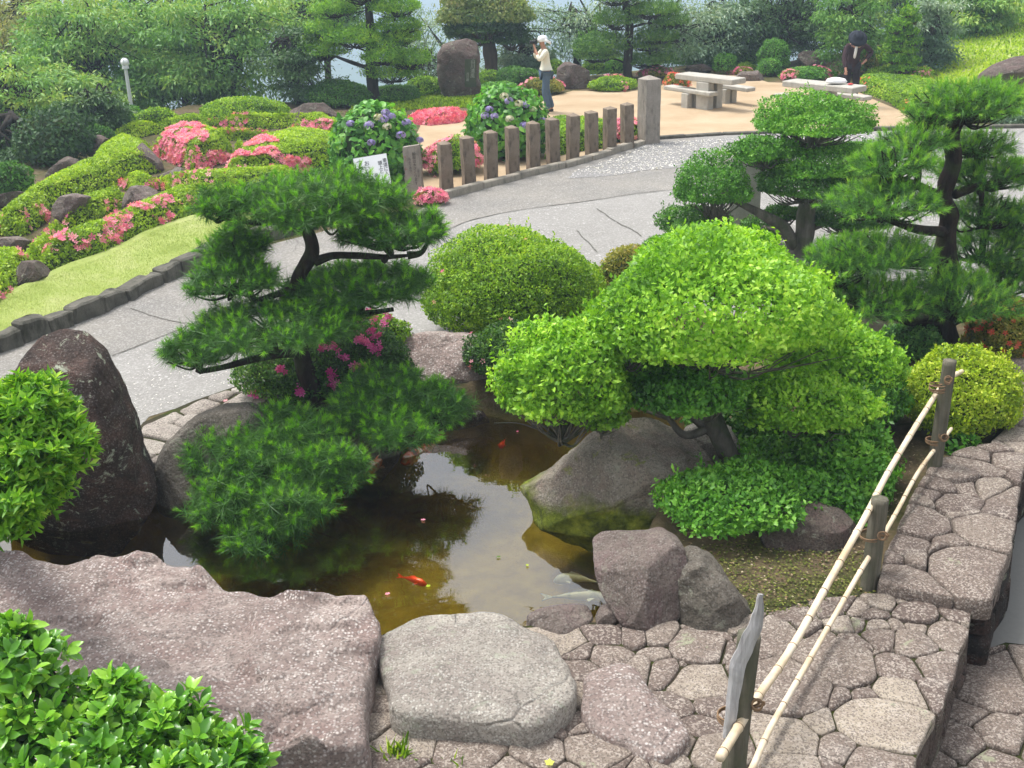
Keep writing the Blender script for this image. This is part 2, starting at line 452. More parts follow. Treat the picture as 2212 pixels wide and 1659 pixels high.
M_RKT = rockmat('reddish_brown_rock', (.072, .05, .042), (.03, .024, .021), (.34, .31, .28), .45, (.13, .08, .064), 1.0, crack=.3, streak=(.018, .016, .014))
M_RKG = rockmat('grey_smooth_rock', (.20, .175, .145), (.10, .09, .072), (.4, .39, .35), .4, None, .3, 0, .02, streak=(.10, .10, .08))
M_RKM = rockmat('mossy_rock', (.34, .30, .24), (.20, .175, .14), (.54, .50, .44), .5, (.27, .21, .17), .3, .10, .74, streak=(.12, .115, .10))
M_RKF = rockmat('brown_far_rock', (.15, .12, .10), (.07, .055, .048), (.3, .27, .24), .3, (.16, .11, .10), .4, crack=.4)
M_RKB = rockmat('bank_rock', (.24, .195, .17), (.13, .105, .09), (.42, .39, .36), .5, (.21, .15, .14), .2)
def pavemat(name, cols, sat=1.0):
    t = NT(name); co = t.co()
    c = t.ramp(t.rnd(), cols)
    c = t.mix(t.mr(t.noise(5, 6, .65, co), .35, .7, 0, .55), c, (.12, .088, .078))
    c = t.mix(t.mr(t.noise(3, 6, .65, co), .55, .75, 0, .5), c, (.34, .31, .28))
    v1 = t.voro(85, co); cellr = t.n('ShaderNodeSeparateColor', Color=v1.outputs['Color']).outputs[0]
    s1 = t.math('MULTIPLY', t.math('GREATER_THAN', cellr, .66), t.mr(t.noise(6, 4, .7, co), .35, .6, .3, .9))
    c = t.mix(t.math('MULTIPLY', s1, .75), c, (.43, .38, .33))
    v2 = t.voro(120, co); cr2 = t.n('ShaderNodeSeparateColor', Color=v2.outputs['Color']).outputs[1]
    c = t.mix(t.math('MULTIPLY', t.math('GREATER_THAN', cr2, .72), .55), c, (.06, .045, .04))
    lv = t.mr(t.noise(2.4, 6, .7, co, .5), .64, .67, 0, .6); c = t.mix(lv, c, (.30, .33, .21))
    h = t.math('ADD', t.noise(9, 7, .7, co), t.math('MULTIPLY', t.noise(60, 4, .7, co), .35))
    return t.done(t.bsdf(c, .85, t.bump(h, .025, .9), .3))
M_PAVE = pavemat('crazy_paving_stone', [(0, (.125, .095, .08)), (.4, (.18, .142, .118)), (.75, (.23, .19, .155)), (1, (.36, .31, .245))])
M_PAVG = pavemat('greyish_paving_stone', [(0, (.25, .22, .19)), (.5, (.33, .30, .26)), (1, (.42, .39, .34))])
def mossgap():
    t = NT('mossy_joint_soil'); co = t.co()
    c = t.ramp(t.noise(3.5, 5, .6, co), [(.36, (.06, .048, .036)), (.52, (.045, .044, .022)), (.66, (.055, .075, .012))])
    return t.done(t.bsdf(c, .95, t.bump(t.noise(60, 5, .7, co), .02), .1))
M_GAP = mossgap()
def groundmat():
    t = NT('garden_soil'); co = t.co()
    soil = t.ramp(t.noise(7, 7, .7, co), [(.3, (.075, .056, .034)), (.55, (.14, .105, .062)), (.75, (.22, .17, .10))])
    m = t.mr(t.noise(1.4, 7, .7, co, .4), .42, .56, 0, .9)
    moss = t.ramp(t.noise(12, 5, .7, co), [(.35, (.04, .045, .014)), (.65, (.095, .095, .032))])
    c = t.mix(m, soil, moss)
    z = t.n('ShaderNodeSeparateXYZ', Vector=co).outputs['Z']
    c = t.mix(t.mr(z, -.22, -.55), c, t.ramp(t.noise(5, 4, .6, co), [(.3, (.26, .195, .025)), (.7, (.42, .33, .05))]))
    c = t.mix(t.mr(z, -1.6, -4), c, (.04, .08, .02))
    c = t.mix(t.mr(z, -12, -40), c, t.ramp(t.noise(.02, 6, .6, co), [(.4, (.06, .11, .06)), (.6, (.12, .17, .10))]))
    return t.done(t.bsdf(c, .95, t.bump(t.noise(45, 6, .7, co), .02), .15))
M_SOIL = groundmat()
def sandmat():
    t = NT('packed_sandy_ground'); co = t.co()
    c = t.ramp(t.noise(.9, 6, .6, co, .3), [(.3, (.33, .24, .15)), (.5, (.40, .305, .20)), (.7, (.46, .365, .255))])
    c = t.mix(t.mr(t.noise(28, 4, .8, co), .4, .75, 0, .35), c, (.36, .25, .14))
    return t.done(t.bsdf(c, .95, t.bump(t.noise(70, 5, .7, co), .008), .1))
M_SAND = sandmat()
def roadmat(name, a, b, sp, spk=(.72, .71, .69), cut=.80):
    t = NT(name); co = t.co()
    c = t.ramp(t.noise(1.1, 6, .65, co, .3), [(.3, a), (.7, b)])
    c = t.mix(t.mr(t.noise(40, 4, .8, co), .35, .7, 0, .45), c, tuple(x * .55 for x in a))
    v = t.voro(24, co); cr = t.n('ShaderNodeSeparateColor', Color=v.outputs['Color']).outputs[0]
    f = t.math('MULTIPLY', t.math('GREATER_THAN', cr, cut), t.math('LESS_THAN', v.outputs['Distance'], .42))
    f = t.math('MULTIPLY', f, t.mr(t.noise(.8, 5, .6, co), .42, .6, .15, sp))
    c = t.mix(f, c, spk)
    v = t.voro(60, co); cr = t.n('ShaderNodeSeparateColor', Color=v.outputs['Color']).outputs[1]
    c = t.mix(t.math('MULTIPLY', t.math('GREATER_THAN', cr, .7), .3), c, (.42, .41, .39))
    cv = t.voro(.42, t.n('ShaderNodeMixRGB', Fac=.16, Color1=co, Color2=t.n('ShaderNodeTexNoise', Vector=co, Scale=2.0, Detail=6.0).outputs['Color']).outputs[0], 'DISTANCE_TO_EDGE').outputs['Distance']
    cm = t.math('MULTIPLY', t.mr(cv, .0, .003, 1, 0), t.mr(t.noise(.5, 3, .5, co), .5, .58, 0, .5))
    c = t.mix(cm, c, (.06, .058, .05))
    return t.done(t.bsdf(c, .9, t.bump(t.noise(80, 4, .7, co), .006), .25))
M_ROAD = roadmat('worn_pale_asphalt', (.225, .217, .203), (.285, .276, .26), .45, (.55, .545, .53))
M_ROAD2 = roadmat('darker_asphalt', (.185, .178, .166), (.255, .238, .21), .5, (.5, .49, .47), cut=.90)
M_ROAD3 = roadmat('petal_strewn_asphalt', (.19, .187, .183), (.24, .235, .23), 1.0, (.62, .61, .6), .80)
M_CRACK = plain('crack_tar', (.10, .095, .08), .95)
def lawnmat():
    t = NT('clipped_lawn'); co = t.co()
    c = t.ramp(t.noise(1.6, 6, .65, co, .2), [(.3, (.25, .32, .075)), (.5, (.36, .43, .13)), (.7, (.46, .49, .21))])
    c = t.mix(t.mr(t.noise(35, 4, .8, co), .4, .7, 0, .5), c, (.18, .25, .045))
    return t.done(t.bsdf(c, .95, t.bump(t.noise(90, 4, .7, co), .02), .1))
M_LAWN = lawnmat()
def concmat(name, a, b, stain=(.10, .095, .08), f=.6):
    t = NT(name); co = t.co()
    c = t.ramp(t.noise(4, 6, .65, co), [(.3, a), (.7, b)])
    c = t.mix(t.mr(t.noise(9, 6, .7, t.co((1, 1, .35))), .5, .68, 0, f), c, stain)
    c = t.mix(t.mr(t.noise(60, 3, .7, co), .55, .7, 0, .4), c, tuple(x * .5 for x in a))
    return t.done(t.bsdf(c, .9, t.bump(t.noise(40, 5, .7, co), .01), .2))
M_POST = concmat('weathered_stone_posts', (.17, .13, .095), (.26, .21, .16), (.05, .04, .03), .9)
M_PILL = concmat('speckled_stone_pillar', (.24, .215, .18), (.34, .30, .26), (.09, .08, .065), .6)
M_CONC = concmat('pale_concrete', (.34, .325, .285), (.46, .44, .39), (.22, .205, .17), .4)
M_KERB = concmat('mossy_kerb_stone', (.075, .072, .058), (.16, .15, .125), (.035, .035, .024), .8)
M_KRBC = concmat('edging_concrete', (.26, .23, .19), (.36, .33, .27))
M_WHITE = plain('white_sign_board', (.74, .76, .78), .5, .4, .04)
M_INK = plain('black_paint', (.03, .03, .035), .6)
M_RED = plain('red_paint', (.35, .06, .05), .6)
M_CARVE = plain('carved_lettering', (.07, .06, .05), .9)
def bamboomat():
    t = NT('pale_bamboo'); co = t.co()
    c = t.ramp(t.noise(6, 5, .6, co), [(.3, (.50, .38, .24)), (.5, (.66, .54, .38)), (.7, (.74, .64, .50))])
    c = t.mix(t.mr(t.noise(3, 5, .7, co), .55, .7, 0, .5), c, (.36, .33, .30))
    return t.done(t.bsdf(c, .5, None, .35))
M_BAM = bamboomat()
def woodmat(name, a, b, moss=0.0):
    t = NT(name); co = t.co((1, 1, .08))
    c = t.ramp(t.noise(28, 6, .7, co), [(.32, a), (.68, b)])
    if moss: c = t.mix(t.mr(t.noise(5, 4), .45, .6, 0, moss), c, (.09, .10, .06))
    return t.done(t.bsdf(c, .85, t.bump(t.noise(34, 6, .7, co), .015, 1), .15))
M_WOOD = woodmat('weathered_log', (.09, .085, .06), (.21, .19, .15), .5)
M_WOODG = woodmat('silver_split_wood', (.28, .27, .27), (.58, .57, .57))
M_ROPE = plain('hemp_rope', (.22, .14, .08), .9, var=.4, scale=60)
def watermat():
    t = NT('pond_water')
    tr = t.n('ShaderNodeBsdfTransparent', Color=(.80, .76, .55, 1)).outputs[0]
    nn = t.bump(t.noise(1.6, 3, .5, t.co((1, 1.6, 1))), .02, .16)
    gl = t.n('ShaderNodeBsdfGlossy', Roughness=.01, Color=(1, 1, 1, 1), Normal=nn).outputs[0]
    fr = t.n('ShaderNodeFresnel', IOR=2.3, Normal=nn).outputs[0]
    mx = t.n('ShaderNodeMixShader', Fac=t.mr(fr, 0, 1, .0, 1.0)); t.t.links.new(tr, mx.inputs[1]); t.t.links.new(gl, mx.inputs[2])
    return t.done(mx.outputs[0])
M_WATER = watermat()
# ---------------------------------------------------------------- the ground, pond, road
def pip(X, Y, poly):
    c = np.zeros(X.shape, bool); n = len(poly)
    for i in range(n):
        x1, y1 = poly[i][:2]; x2, y2 = poly[(i + 1) % n][:2]
        hit = ((y1 > Y) != (y2 > Y)) & (X < (x2 - x1) * (Y - y1) / (y2 - y1 + 1e-12) + x1)
        c ^= hit
    return c
def dist_poly(X, Y, poly, closed=True):
    d = np.full(X.shape, 1e9); n = len(poly)
    for i in range(n if closed else n - 1):
        a = np.array(poly[i][:2]); b = np.array(poly[(i + 1) % n][:2]); ab = b - a
        t = np.clip(((X - a[0]) * ab[0] + (Y - a[1]) * ab[1]) / max(ab @ ab, 1e-9), 0, 1)
        d = np.minimum(d, np.hypot(X - a[0] - t * ab[0], Y - a[1] - t * ab[1]))
    return d
def sdist(X, Y, poly):                       # positive inside
    d = dist_poly(X, Y, poly); return np.where(pip(X, Y, poly), d, -d)
POND = GS([(-60, 1380), (-40, 1080), (340, 1050), (520, 950), (720, 925), (860, 900), (1050, 890), (1110, 905), (1250, 900), (1400, 880), (1540, 910), (1560, 1040), (1420, 1160), (1370, 1260), (1360, 1370), (1300, 1400), (1200, 1430), (1100, 1440), (900, 1455), (780, 1470), (450, 1410), (200, 1380)], -.30)
PLAT = np.vstack([GS([(-900, 620), (-300, 500), (-60, 400), (60, 330), (200, 262), (420, 224), (700, 218), (930, 188), (1200, 148), (1500, 132), (1700, 128), (1900, 100), (2080, 62), (2300, 40)]), [[60, 70, 0], [80, -20, 0], [-60, -20, 0]]])
LOWP = GS([(2105, 1303), (2091, 1363), (2071, 1416), (2055, 1473), (2035, 1526), (1988, 1616), (1930, 1740), (1900, 1900), (2500, 1900), (2700, 1100), (2330, 900), (2212, 1000), (2190, 1190), (2150, 1295)])
HILLC = G(2420, 95)
def terrain(X, Y):
    z = np.zeros(X.shape)
    d = sdist(X, Y, POND)
    z = z - .82 * np.clip((d + .02) / .22, 0, 1)
    d = sdist(X, Y, LOWP); z = np.where(d > -.22, -.46 * np.clip((d + .22) / .07, 0, 1), z)
    r = np.hypot((X - HILLC[0]) / 9.5, (Y - HILLC[1]) / 13.0); z = z + 1.3 * np.clip(1 - r * r, 0, 1) ** 1.5
    d = -sdist(X, Y, PLAT); k = np.clip(d, 0, None)
    P3 = np.stack([X, Y, 0 * X], -1)
    drop = .42 * k + .0 * k
    fall = np.where(d > 0, np.minimum(drop, 75 + .0 * d), 0)
    z = z - fall + np.clip(d / 60, 0, 1) * 3 * fbm(P3, .05, 5, 3) + np.clip((Y - 250) / 600, 0, 1) * 22 * (fbm(P3, .004, 8, 3) - .3)
    return z
def lines(lo, hi, flo, fhi, fine, growth=1.16, mx=60):
    a = list(np.arange(flo, fhi, fine)); s = fine
    x = fhi
    while x < hi: a.append(x); s = min(s * growth, mx); x += s
    a.append(hi); s = fine; x = flo - fine; b = []
    while x > lo: b.append(x); s = min(s * growth, mx); x -= s
    b.append(lo); return np.array(b[::-1] + a)
xs = lines(-1500, 1500, -3.6, 5.6, .07); ys = lines(-30, 2600, 5.0, 12.0, .07)
X, Y = np.meshgrid(xs, ys); Z = terrain(X, Y)
nx = len(xs); I = np.arange((len(ys) - 1) * (nx - 1)); r0 = I // (nx - 1); c0 = I % (nx - 1); a0 = r0 * nx + c0
gm = arr_mesh('ground', np.stack([X, Y, Z], -1).reshape(-1, 3), np.stack([a0, a0 + 1, a0 + nx + 1, a0 + nx], -1))
tag(new_obj('ground', gm, None, M_SOIL, True), kind='structure')

def sheet(name, pts, z, mat, jit=0.0, seed=0, dens=.25, kind='structure'):
    P = [np.array(p[:2]) for p in pts]; out = []
    for i in range(len(P)):
        a, b = P[i], P[(i + 1) % len(P)]; n = max(1, int(np.linalg.norm(b - a) / dens))
        for k in range(n): out.append(a + (b - a) * k / n)
    V = np.array([(p[0], p[1], 0) for p in out])
    if jit: V[:, 0] += jit * fbm(V, 2.2, seed, 3); V[:, 1] += jit * fbm(V, 2.2, seed + 3, 3)
    V[:, 2] = z
    tri = tessellate_polygon([[Vector(v) for v in V]])
    tri = [t if ((V[t[1]] - V[t[0]])[0] * (V[t[2]] - V[t[0]])[1] - (V[t[1]] - V[t[0]])[1] * (V[t[2]] - V[t[0]])[0]) > 0 else t[::-1] for t in tri]
    return tag(new_obj(name, arr_mesh(name, V, np.array(tri)), None, mat), kind=kind)
ROADP = GS([(-500, 900), (0, 762), (60, 742), (230, 672), (340, 620), (455, 572), (560, 535), (700, 500), (880, 465), (950, 434), (1060, 404), (1150, 380), (1240, 358), (1330, 330), (1420, 303), (1570, 292), (1750, 287), (1900, 283), (2100, 279), (2212, 277), (2700, 272), (3000, 700), (2212, 660), (2100, 660), (1900, 690), (1600, 690), (1400, 640), (1300, 700), (1000, 760), (880, 800), (600, 850), (520, 835), (420, 870), (320, 900), (300, 925), (330, 960), (300, 1000), (0, 1000), (-500, 1200)])
sheet('road', ROADP, .004, M_ROAD, .02, 3)
BAND = GS([(-500, 900), (0, 762), (60, 742), (230, 672), (340, 620), (455, 572), (560, 535), (700, 500), (880, 465), (950, 434), (1060, 404), (1150, 380), (1240, 358), (1330, 330), (1420, 303), (1500, 298), (1560, 400), (1500, 405), (1400, 416), (1333, 425), (1280, 433), (1180, 446), (1100, 458), (1000, 482), (930, 520), (700, 600), (520, 655), (440, 690), (330, 735), (240, 770), (130, 800), (0, 850), (-500, 1000)])
sheet('road_patch', BAND, .008, M_ROAD2, .035, 9)
sheet('road_patch', GS([(1240, 372), (1330, 340), (1420, 308), (1640, 296), (1900, 290), (2212, 284), (2212, 330), (1900, 340), (1560, 352), (1450, 366), (1330, 378), (1230, 388)]), .012, M_ROAD3, .12, 19)
def crack(pts, wd, seed):
    S = spline(GS(pts), 60); S = S + .02 * np.stack([fbm(S, 9, seed, 3), fbm(S, 9, seed + 4, 3), 0 * S[:, 0]], -1)
    T = nrm(np.gradient(S, axis=0)); N = np.stack([-T[:, 1], T[:, 0], 0 * T[:, 0]], -1); ww = wd * (.5 + rs.rand(60))[:, None]
    V = np.vstack([S + N * ww, S - N * ww]); V[:, 2] = .0125
    i = np.arange(59); tag(new_obj('road_crack', arr_mesh('road_crack', V, np.stack([i + 60, i + 61, i + 1, i], -1)), None, M_CRACK), kind='structure')
rs = np.random.RandomState(4)
crack([(930, 522), (1000, 483), (1100, 459), (1180, 447), (1280, 434), (1400, 417), (1500, 406)], .007, 3)
crack([(1290, 452), (1330, 480), (1370, 500), (1385, 513)], .009, 7)
crack([(1245, 500), (1270, 525), (1290, 545)], .008, 8)
crack([(240, 772), (330, 736), (370, 720), (430, 695), (520, 656)], .007, 11)
crack([(280, 668), (330, 685), (400, 700)], .008, 13)
sheet('sand', GS([(870, 330), (905, 300), (905, 268), (1010, 262), (1120, 248), (1190, 210), (1240, 196), (1330, 198), (1420, 190), (1480, 160), (1600, 160), (1660, 178), (1800, 182), (1860, 202), (1930, 235), (1985, 262), (2080, 272), (2212, 268), (2700, 262), (2700, 270), (2212, 274), (2100, 276), (1900, 280), (1750, 284), (1570, 289), (1418, 300), (1380, 322), (1240, 352), (1060, 398), (952, 428), (905, 440), (880, 400)]), .006, M_SAND, .05, 5)
sheet('lawn', GS([(-300, 800), (0, 735), (60, 712), (230, 645), (340, 598), (455, 555), (520, 520), (560, 470), (480, 465), (410, 475), (330, 500), (280, 530), (210, 560), (150, 580), (60, 620), (0, 650), (-300, 740)]), .07, M_LAWN, .05, 6)
sheet('asphalt_path', GS([(2090, 1430), (2130, 1405), (2172, 1390), (2212, 1395), (2600, 1400), (2700, 900), (2300, 900), (2200, 1080), (2130, 1330)], -.45), -.441, plain('grey_path', (.17, .17, .16), .9, var=.12, scale=30), .0)
# grassy bank on the right
def drape(name, pts, mat, off=.02, n=70, kind='structure'):
    P = GS(pts); lo = P.min(0); hi = P.max(0)
    gx = np.linspace(lo[0], hi[0], n); gy = np.linspace(lo[1], hi[1], n); XX, YY = np.meshgrid(gx, gy)
    ok = pip(XX, YY, P); ZZ = terrain(XX, YY) + off; V = np.stack([XX, YY, ZZ], -1).reshape(-1, 3); F = []
    for r in range(n - 1):
        for c in range(n - 1):
            if ok[r, c] and ok[r + 1, c] and ok[r, c + 1] and ok[r + 1, c + 1]: F.append((r * n + c, r * n + c + 1, (r + 1) * n + c + 1, (r + 1) * n + c))
    return tag(new_obj(name, arr_mesh(name, V, np.array(F)), None, mat, True), kind=kind)
def water(): 
    o = sheet('pond_water', POND + (POND - POND.mean(0)) * .06, -.30, M_WATER, 0, dens=9); return o
water()
# ---------------------------------------------------------------- edging stones
def edging(name, pts, hgt, dep, ln, mat, seed, z0=-.05, gap=.012, lean=.02):
    rr = np.random.RandomState(seed); S = spline(GS(pts), 400); d = np.r_[0, np.cumsum(np.linalg.norm(np.diff(S, axis=0), axis=1))]
    at = lambda s: np.array([np.interp(s, d, S[:, i]) for i in range(3)])
    mb = MB(); s = 0
    while s < d[-1] - .1:
        L = ln * rr.uniform(.6, 1.35); a = at(s); b = at(min(s + L, d[-1])); c = (a + b) / 2; v = b - a
        hh = hgt * rr.uniform(.85, 1.15)
        mb.box((c[0] + rr.normal() * lean, c[1] + rr.normal() * lean, z0 + hh / 2), (np.linalg.norm(v) - gap, dep * rr.uniform(.85, 1.15), hh), math.atan2(v[1], v[0]) + rr.normal() * .03, bev=hgt * .09)
        s += L
    return mb
def roughen(o, amt, f, seed):
    me = o.data; V = np.empty(len(me.vertices) * 3, np.float32); me.vertices.foreach_get('co', V); V = V.reshape(-1, 3).astype(float)
    V += amt * np.stack([fbm(V, f, seed + i * 9, 2) for i in range(3)], -1)
    me.vertices.foreach_set('co', V.astype(np.float32).ravel()); me.update()
def subdiv(o, lv=1):
    import bmesh
    bm = bmesh.new(); bm.from_mesh(o.data)
    for _ in range(lv): bmesh.ops.subdivide_edges(bm, edges=bm.edges[:], cuts=1, use_grid_fill=True, smooth=.0)
    bm.to_mesh(o.data); bm.free()
o = edging('kerb', [(-350, 872), (-100, 794), (0, 757), (70, 733), (150, 701), (240, 663), (340, 614), (455, 566), (560, 524), (680, 492)], .24, .19, .40, M_KERB, 3, gap=.003, lean=.009).build('kerb', M_KERB); subdiv(o, 2); roughen(o, .028, 9, 5); tag(o, kind='structure')
o = edging('kerb', [(925, 440), (960, 430), (1060, 403), (1150, 379), (1240, 357), (1330, 330), (1416, 303)], .16, .13, 1.0, M_KRBC, 8, lean=.004).build('kerb', M_KRBC); tag(o, kind='structure')
o = edging('kerb', [(1418, 302), (1570, 291), (1750, 286), (1900, 282), (2100, 278), (2212, 276), (2600, 270)], .12, .12, 1.0, M_KERB, 9, lean=.004).build('kerb', M_KERB); tag(o, kind='structure')

# ---------------------------------------------------------------- crazy paving: stones as power-diagram cells round traced centres
def clip(poly, a, b, c):                      # keep a*x+b*y<=c
    out = []
    for i in range(len(poly)):
        p, q = poly[i], poly[(i + 1) % len(poly)]; dp = a * p[0] + b * p[1] - c; dq = a * q[0] + b * q[1] - c
        if dp <= 0: out.append(p)
        if dp * dq < 0: t = dp / (dp - dq); out.append((p[0] + (q[0] - p[0]) * t, p[1] + (q[1] - p[1]) * t))
    return out
def ring_stone(outline, z, thick, bev, rr, seed, dome=.012, top_n=4, rough=.01, tilt=(0, 0), rings=None):
    """rounded slab with the given plan outline (closed array of xy); returns V, F(quads)"""
    O = np.array(outline); c = O.mean(0); n = len(O)
    prof = []
    for s in np.linspace(.0, 1, top_n + 1)[1:]: prof.append((s * (1 - bev * 1.0), dome * (1 - s * s)))
    R0_ = np.linalg.norm(O - c, axis=1); 
    V = [(c[0], c[1], z + dome)]; rows = []
    def ring(off, sc, zz):
        d = (O - c); L = np.linalg.norm(d, axis=1, keepdims=True); P = c + d / L * np.maximum(L * sc - off, .002); rows.append(len(V))
        for p in P: V.append((p[0], p[1], zz))
    for s in np.linspace(0, 1, top_n + 1)[1:]: ring(bev * s, s, z + dome * (1 - s * s))
    ring(bev * .35, 1, z - bev * .28); ring(0, 1, z - bev * .9); ring(-bev * .1, 1, z - thick * .6); ring(bev * .2, 1, z - thick)
    F = [(0, rows[0] + i, rows[0] + (i + 1) % n, rows[0] + (i + 1) % n) for i in range(n)]
    for a, b in zip(rows[:-1], rows[1:]):
        for i in range(n):
            j = (i + 1) % n; F.append((a + i, b + i, b + j, a + j))
    V = np.array(V)
    if rough:
        V[:, 2] += rough * fbm(V, 6, seed, 3); V[:, 0] += rough * .8 * fbm(V, 9, seed + 2, 2); V[:, 1] += rough * .8 * fbm(V, 9, seed + 5, 2)
    V[:, 2] += (V[:, 0] - c[0]) * tilt[0] + (V[:, 1] - c[1]) * tilt[1]
    return V, F
def densify(O, step):
    out = []
    for i in range(len(O)):
        a = np.array(O[i]); b = np.array(O[(i + 1) % len(O)]); n = max(1, int(round(np.linalg.norm(b - a) / step)))
        for k in range(n): out.append(a + (b - a) * k / n)
    return np.array(out)
def chaikin(O, n=2):
    O = np.array(O)
    for _ in range(n):
        N = np.roll(O, -1, 0); O = np.stack([O * .78 + N * .22, O * .22 + N * .78], 1).reshape(-1, 2)
    return O
def paving(name, seeds, region, z, gap, mat, seed, thick=.09, bev=.02, minr=.0, hz=.012):
    rr = np.random.RandomState(seed)
    S = [G(a[0], a[1], z)[:2] for a in seeds]; W = [((a[2] if len(a) > 2 else 0) / 300.0) for a in seeds]
    reg = [tuple(p[:2]) for p in GS(region, z)]
    mb_v = []; mb_f = []; rn = []; base = 0
    for i, s in enumerate(S):
        poly = list(reg); ok = True
        for j, q in enumerate(S):
            if i == j: continue
            d = q - s; L = np.linalg.norm(d); k = (d @ d + W[i] ** 2 * np.sign(W[i]) - W[j] ** 2 * np.sign(W[j])) / 2 + s @ d
            a, b = d / L; poly = clip(poly, a, b, k / L - gap * rr.uniform(.5, 1.0))
            if len(poly) < 3: ok = False; break
        if not ok: continue
        O = densify(chaikin(densify(poly, .09), 1), .035)
        c = O.mean(0)
        if np.linalg.norm(O - c, axis=1).max() > 1.2: continue
        P3 = np.c_[O, np.zeros(len(O))]
        O = O + np.stack([fbm(P3, 11, seed + 1, 2), fbm(P3, 11, seed + 6, 2)], -1) * .014
        V, F = ring_stone(O, z + float(np.clip(rr.normal(), -1.1, 1.3)) * hz, thick, bev * rr.uniform(.8, 1.4), rr, seed + i, dome=rr.uniform(.002, .014), top_n=4, rough=.010)
        mb_v.append(V); mb_f.append(np.array(F) + base); rn.append(np.full(len(F), rr.rand() if len(seeds[i]) < 4 else seeds[i][3])); base += len(V)
    V = np.vstack(mb_v); F = np.vstack(mb_f); me = bpy.data.meshes.new(name)
    me.from_pydata(V.tolist(), [], [tuple(dict.fromkeys(f)) for f in F.tolist()])
    at = me.attributes.new('rnd', 'FLOAT', 'FACE'); at.data.foreach_set('value', np.concatenate(rn).astype(np.float32))
    return tag(new_obj(name, me, None, mat, True), kind='structure')
SA = [(809, 1393), (804, 1416), (807, 1439), (816, 1476), (822, 1519), (824, 1554), (884, 1596, 40), (864, 1640), (1017, 1606, 55, .6), (910, 1690), (990, 1690), (1080, 1700), (1224, 1556), (1164, 1619, 30), (1284, 1619, 45, .7), (1267, 1579), (1307, 1589), (1317, 1412, 30), (1421, 1409), (1387, 1436), (1444, 1443, 25), (1311, 1369), (1237, 1389), (1257, 1403), (1257, 1440), (1371, 1373), (1451, 1636), (1421, 1662), (1511, 1396, 45), (1560, 1406), (1515, 1466, 50), (1481, 1526), (1538, 1520, 25), (1518, 1563, 20), (1491, 1606), (1550, 1625, 40, .8), (1670, 1375, 50, .5), (1641, 1420, 20), (1695, 1480, 85, .55), (1690, 1583, 60, .95), (1708, 1650, 40, .9), (1625, 1585, 30), (1230, 1500), (1240, 1660), (1340, 1655), (1380, 1668, 20), (1190, 1570), (1110, 1660), (1360, 1330), (1420, 1372), (1530, 1360), (1600, 1340), (1400, 1700), (1500, 1700, 40), (1600, 1700, 40), (1700, 1720, 40), (1200, 1720, 30), (1300, 1730, 40), (1480, 1440), (1590, 1455)]
SA += [(1808, 1430, 75, .6), (1868, 1456, 20), (1785, 1476), (1815, 1508, 30), (1875, 1475, 20), (1885, 1505, 35), (1941, 1492, 50, 1), (2018, 1493, 40), (1941, 1439, 45), (2025, 1433, 45), (1981, 1419), (2058, 1369, 45), (2075, 1319, 35), (2035, 1334), (1985, 1323, 40), (2035, 1296), (1988, 1353, 25), (1938, 1353), (1895, 1353, 20), (1858, 1346), (1885, 1326), (1973, 1388, 45), (1908, 1379, 35), (1851, 1393, 30), (1895, 1406), (1938, 1403), (1870, 1425), (1825, 1346), (1788, 1313), (1908, 1299), (1731, 1323), (1740, 1355), (1780, 1375), (1915, 1566, 82, 1), (1768, 1553, 35), (1828, 1613, 45), (1910, 1645, 65, .5), (1801, 1650, 20), (1785, 1596), (1830, 1560), (1850, 1520), (1965, 1300), (1850, 1310), (1820, 1300), (2085, 1350), (1780, 1700), (1870, 1720, 40), (1750, 1440)]
RA = [(795, 1385), (830, 1370), (1290, 1345), (1450, 1345), (1600, 1330), (1700, 1310), (1760, 1290), (1890, 1280), (2110, 1290), (2091, 1363), (2071, 1416), (2055, 1473), (2035, 1526), (1988, 1616), (1930, 1740), (780, 1760), (790, 1550)]
sheet('joint_soil', GS(RA), .004, M_GAP)
paving('stone_paving', SA, RA, .026, .0045, M_PAVE, 11, bev=.013, hz=.008)
SB = [(1955, 1246, 50), (2091, 1226, 75, .4), (2135, 1146, 65), (1998, 1133, 45), (1968, 1173, 35), (1995, 1209, 20), (2031, 1189), (2045, 1160), (2065, 1083, 45), (2025, 1070, 25), (2003, 1080), (2038, 1050, 20), (2061, 1020, 30), (2095, 1050, 25), (2141, 1053, 35), (2191, 1073, 45), (2118, 1003, 20), (2128, 983, 20), (2175, 990, 35), (2205, 960), (2158, 966), (2191, 936, 25), (2201, 900), (2205, 860), (2198, 803, 30), (2090, 1110), (1985, 1100), (2230, 1030), (2170, 1105, 30), (1925, 1200), (2230, 780), (2200, 760), (2240, 880), (2250, 950)]
RB = [(1898, 1252), (1921, 1165), (1965, 1080), (2005, 1010), (2060, 972), (2140, 955), (2185, 900), (2195, 840), (2178, 765), (2212, 735), (2330, 800), (2300, 940), (2212, 1010), (2195, 1120), (2188, 1190), (2160, 1230), (2145, 1296), (2050, 1285)]
paving('stone_paving', SB, RB, .13, .006, M_PAVE, 23, thick=.16, hz=.014)
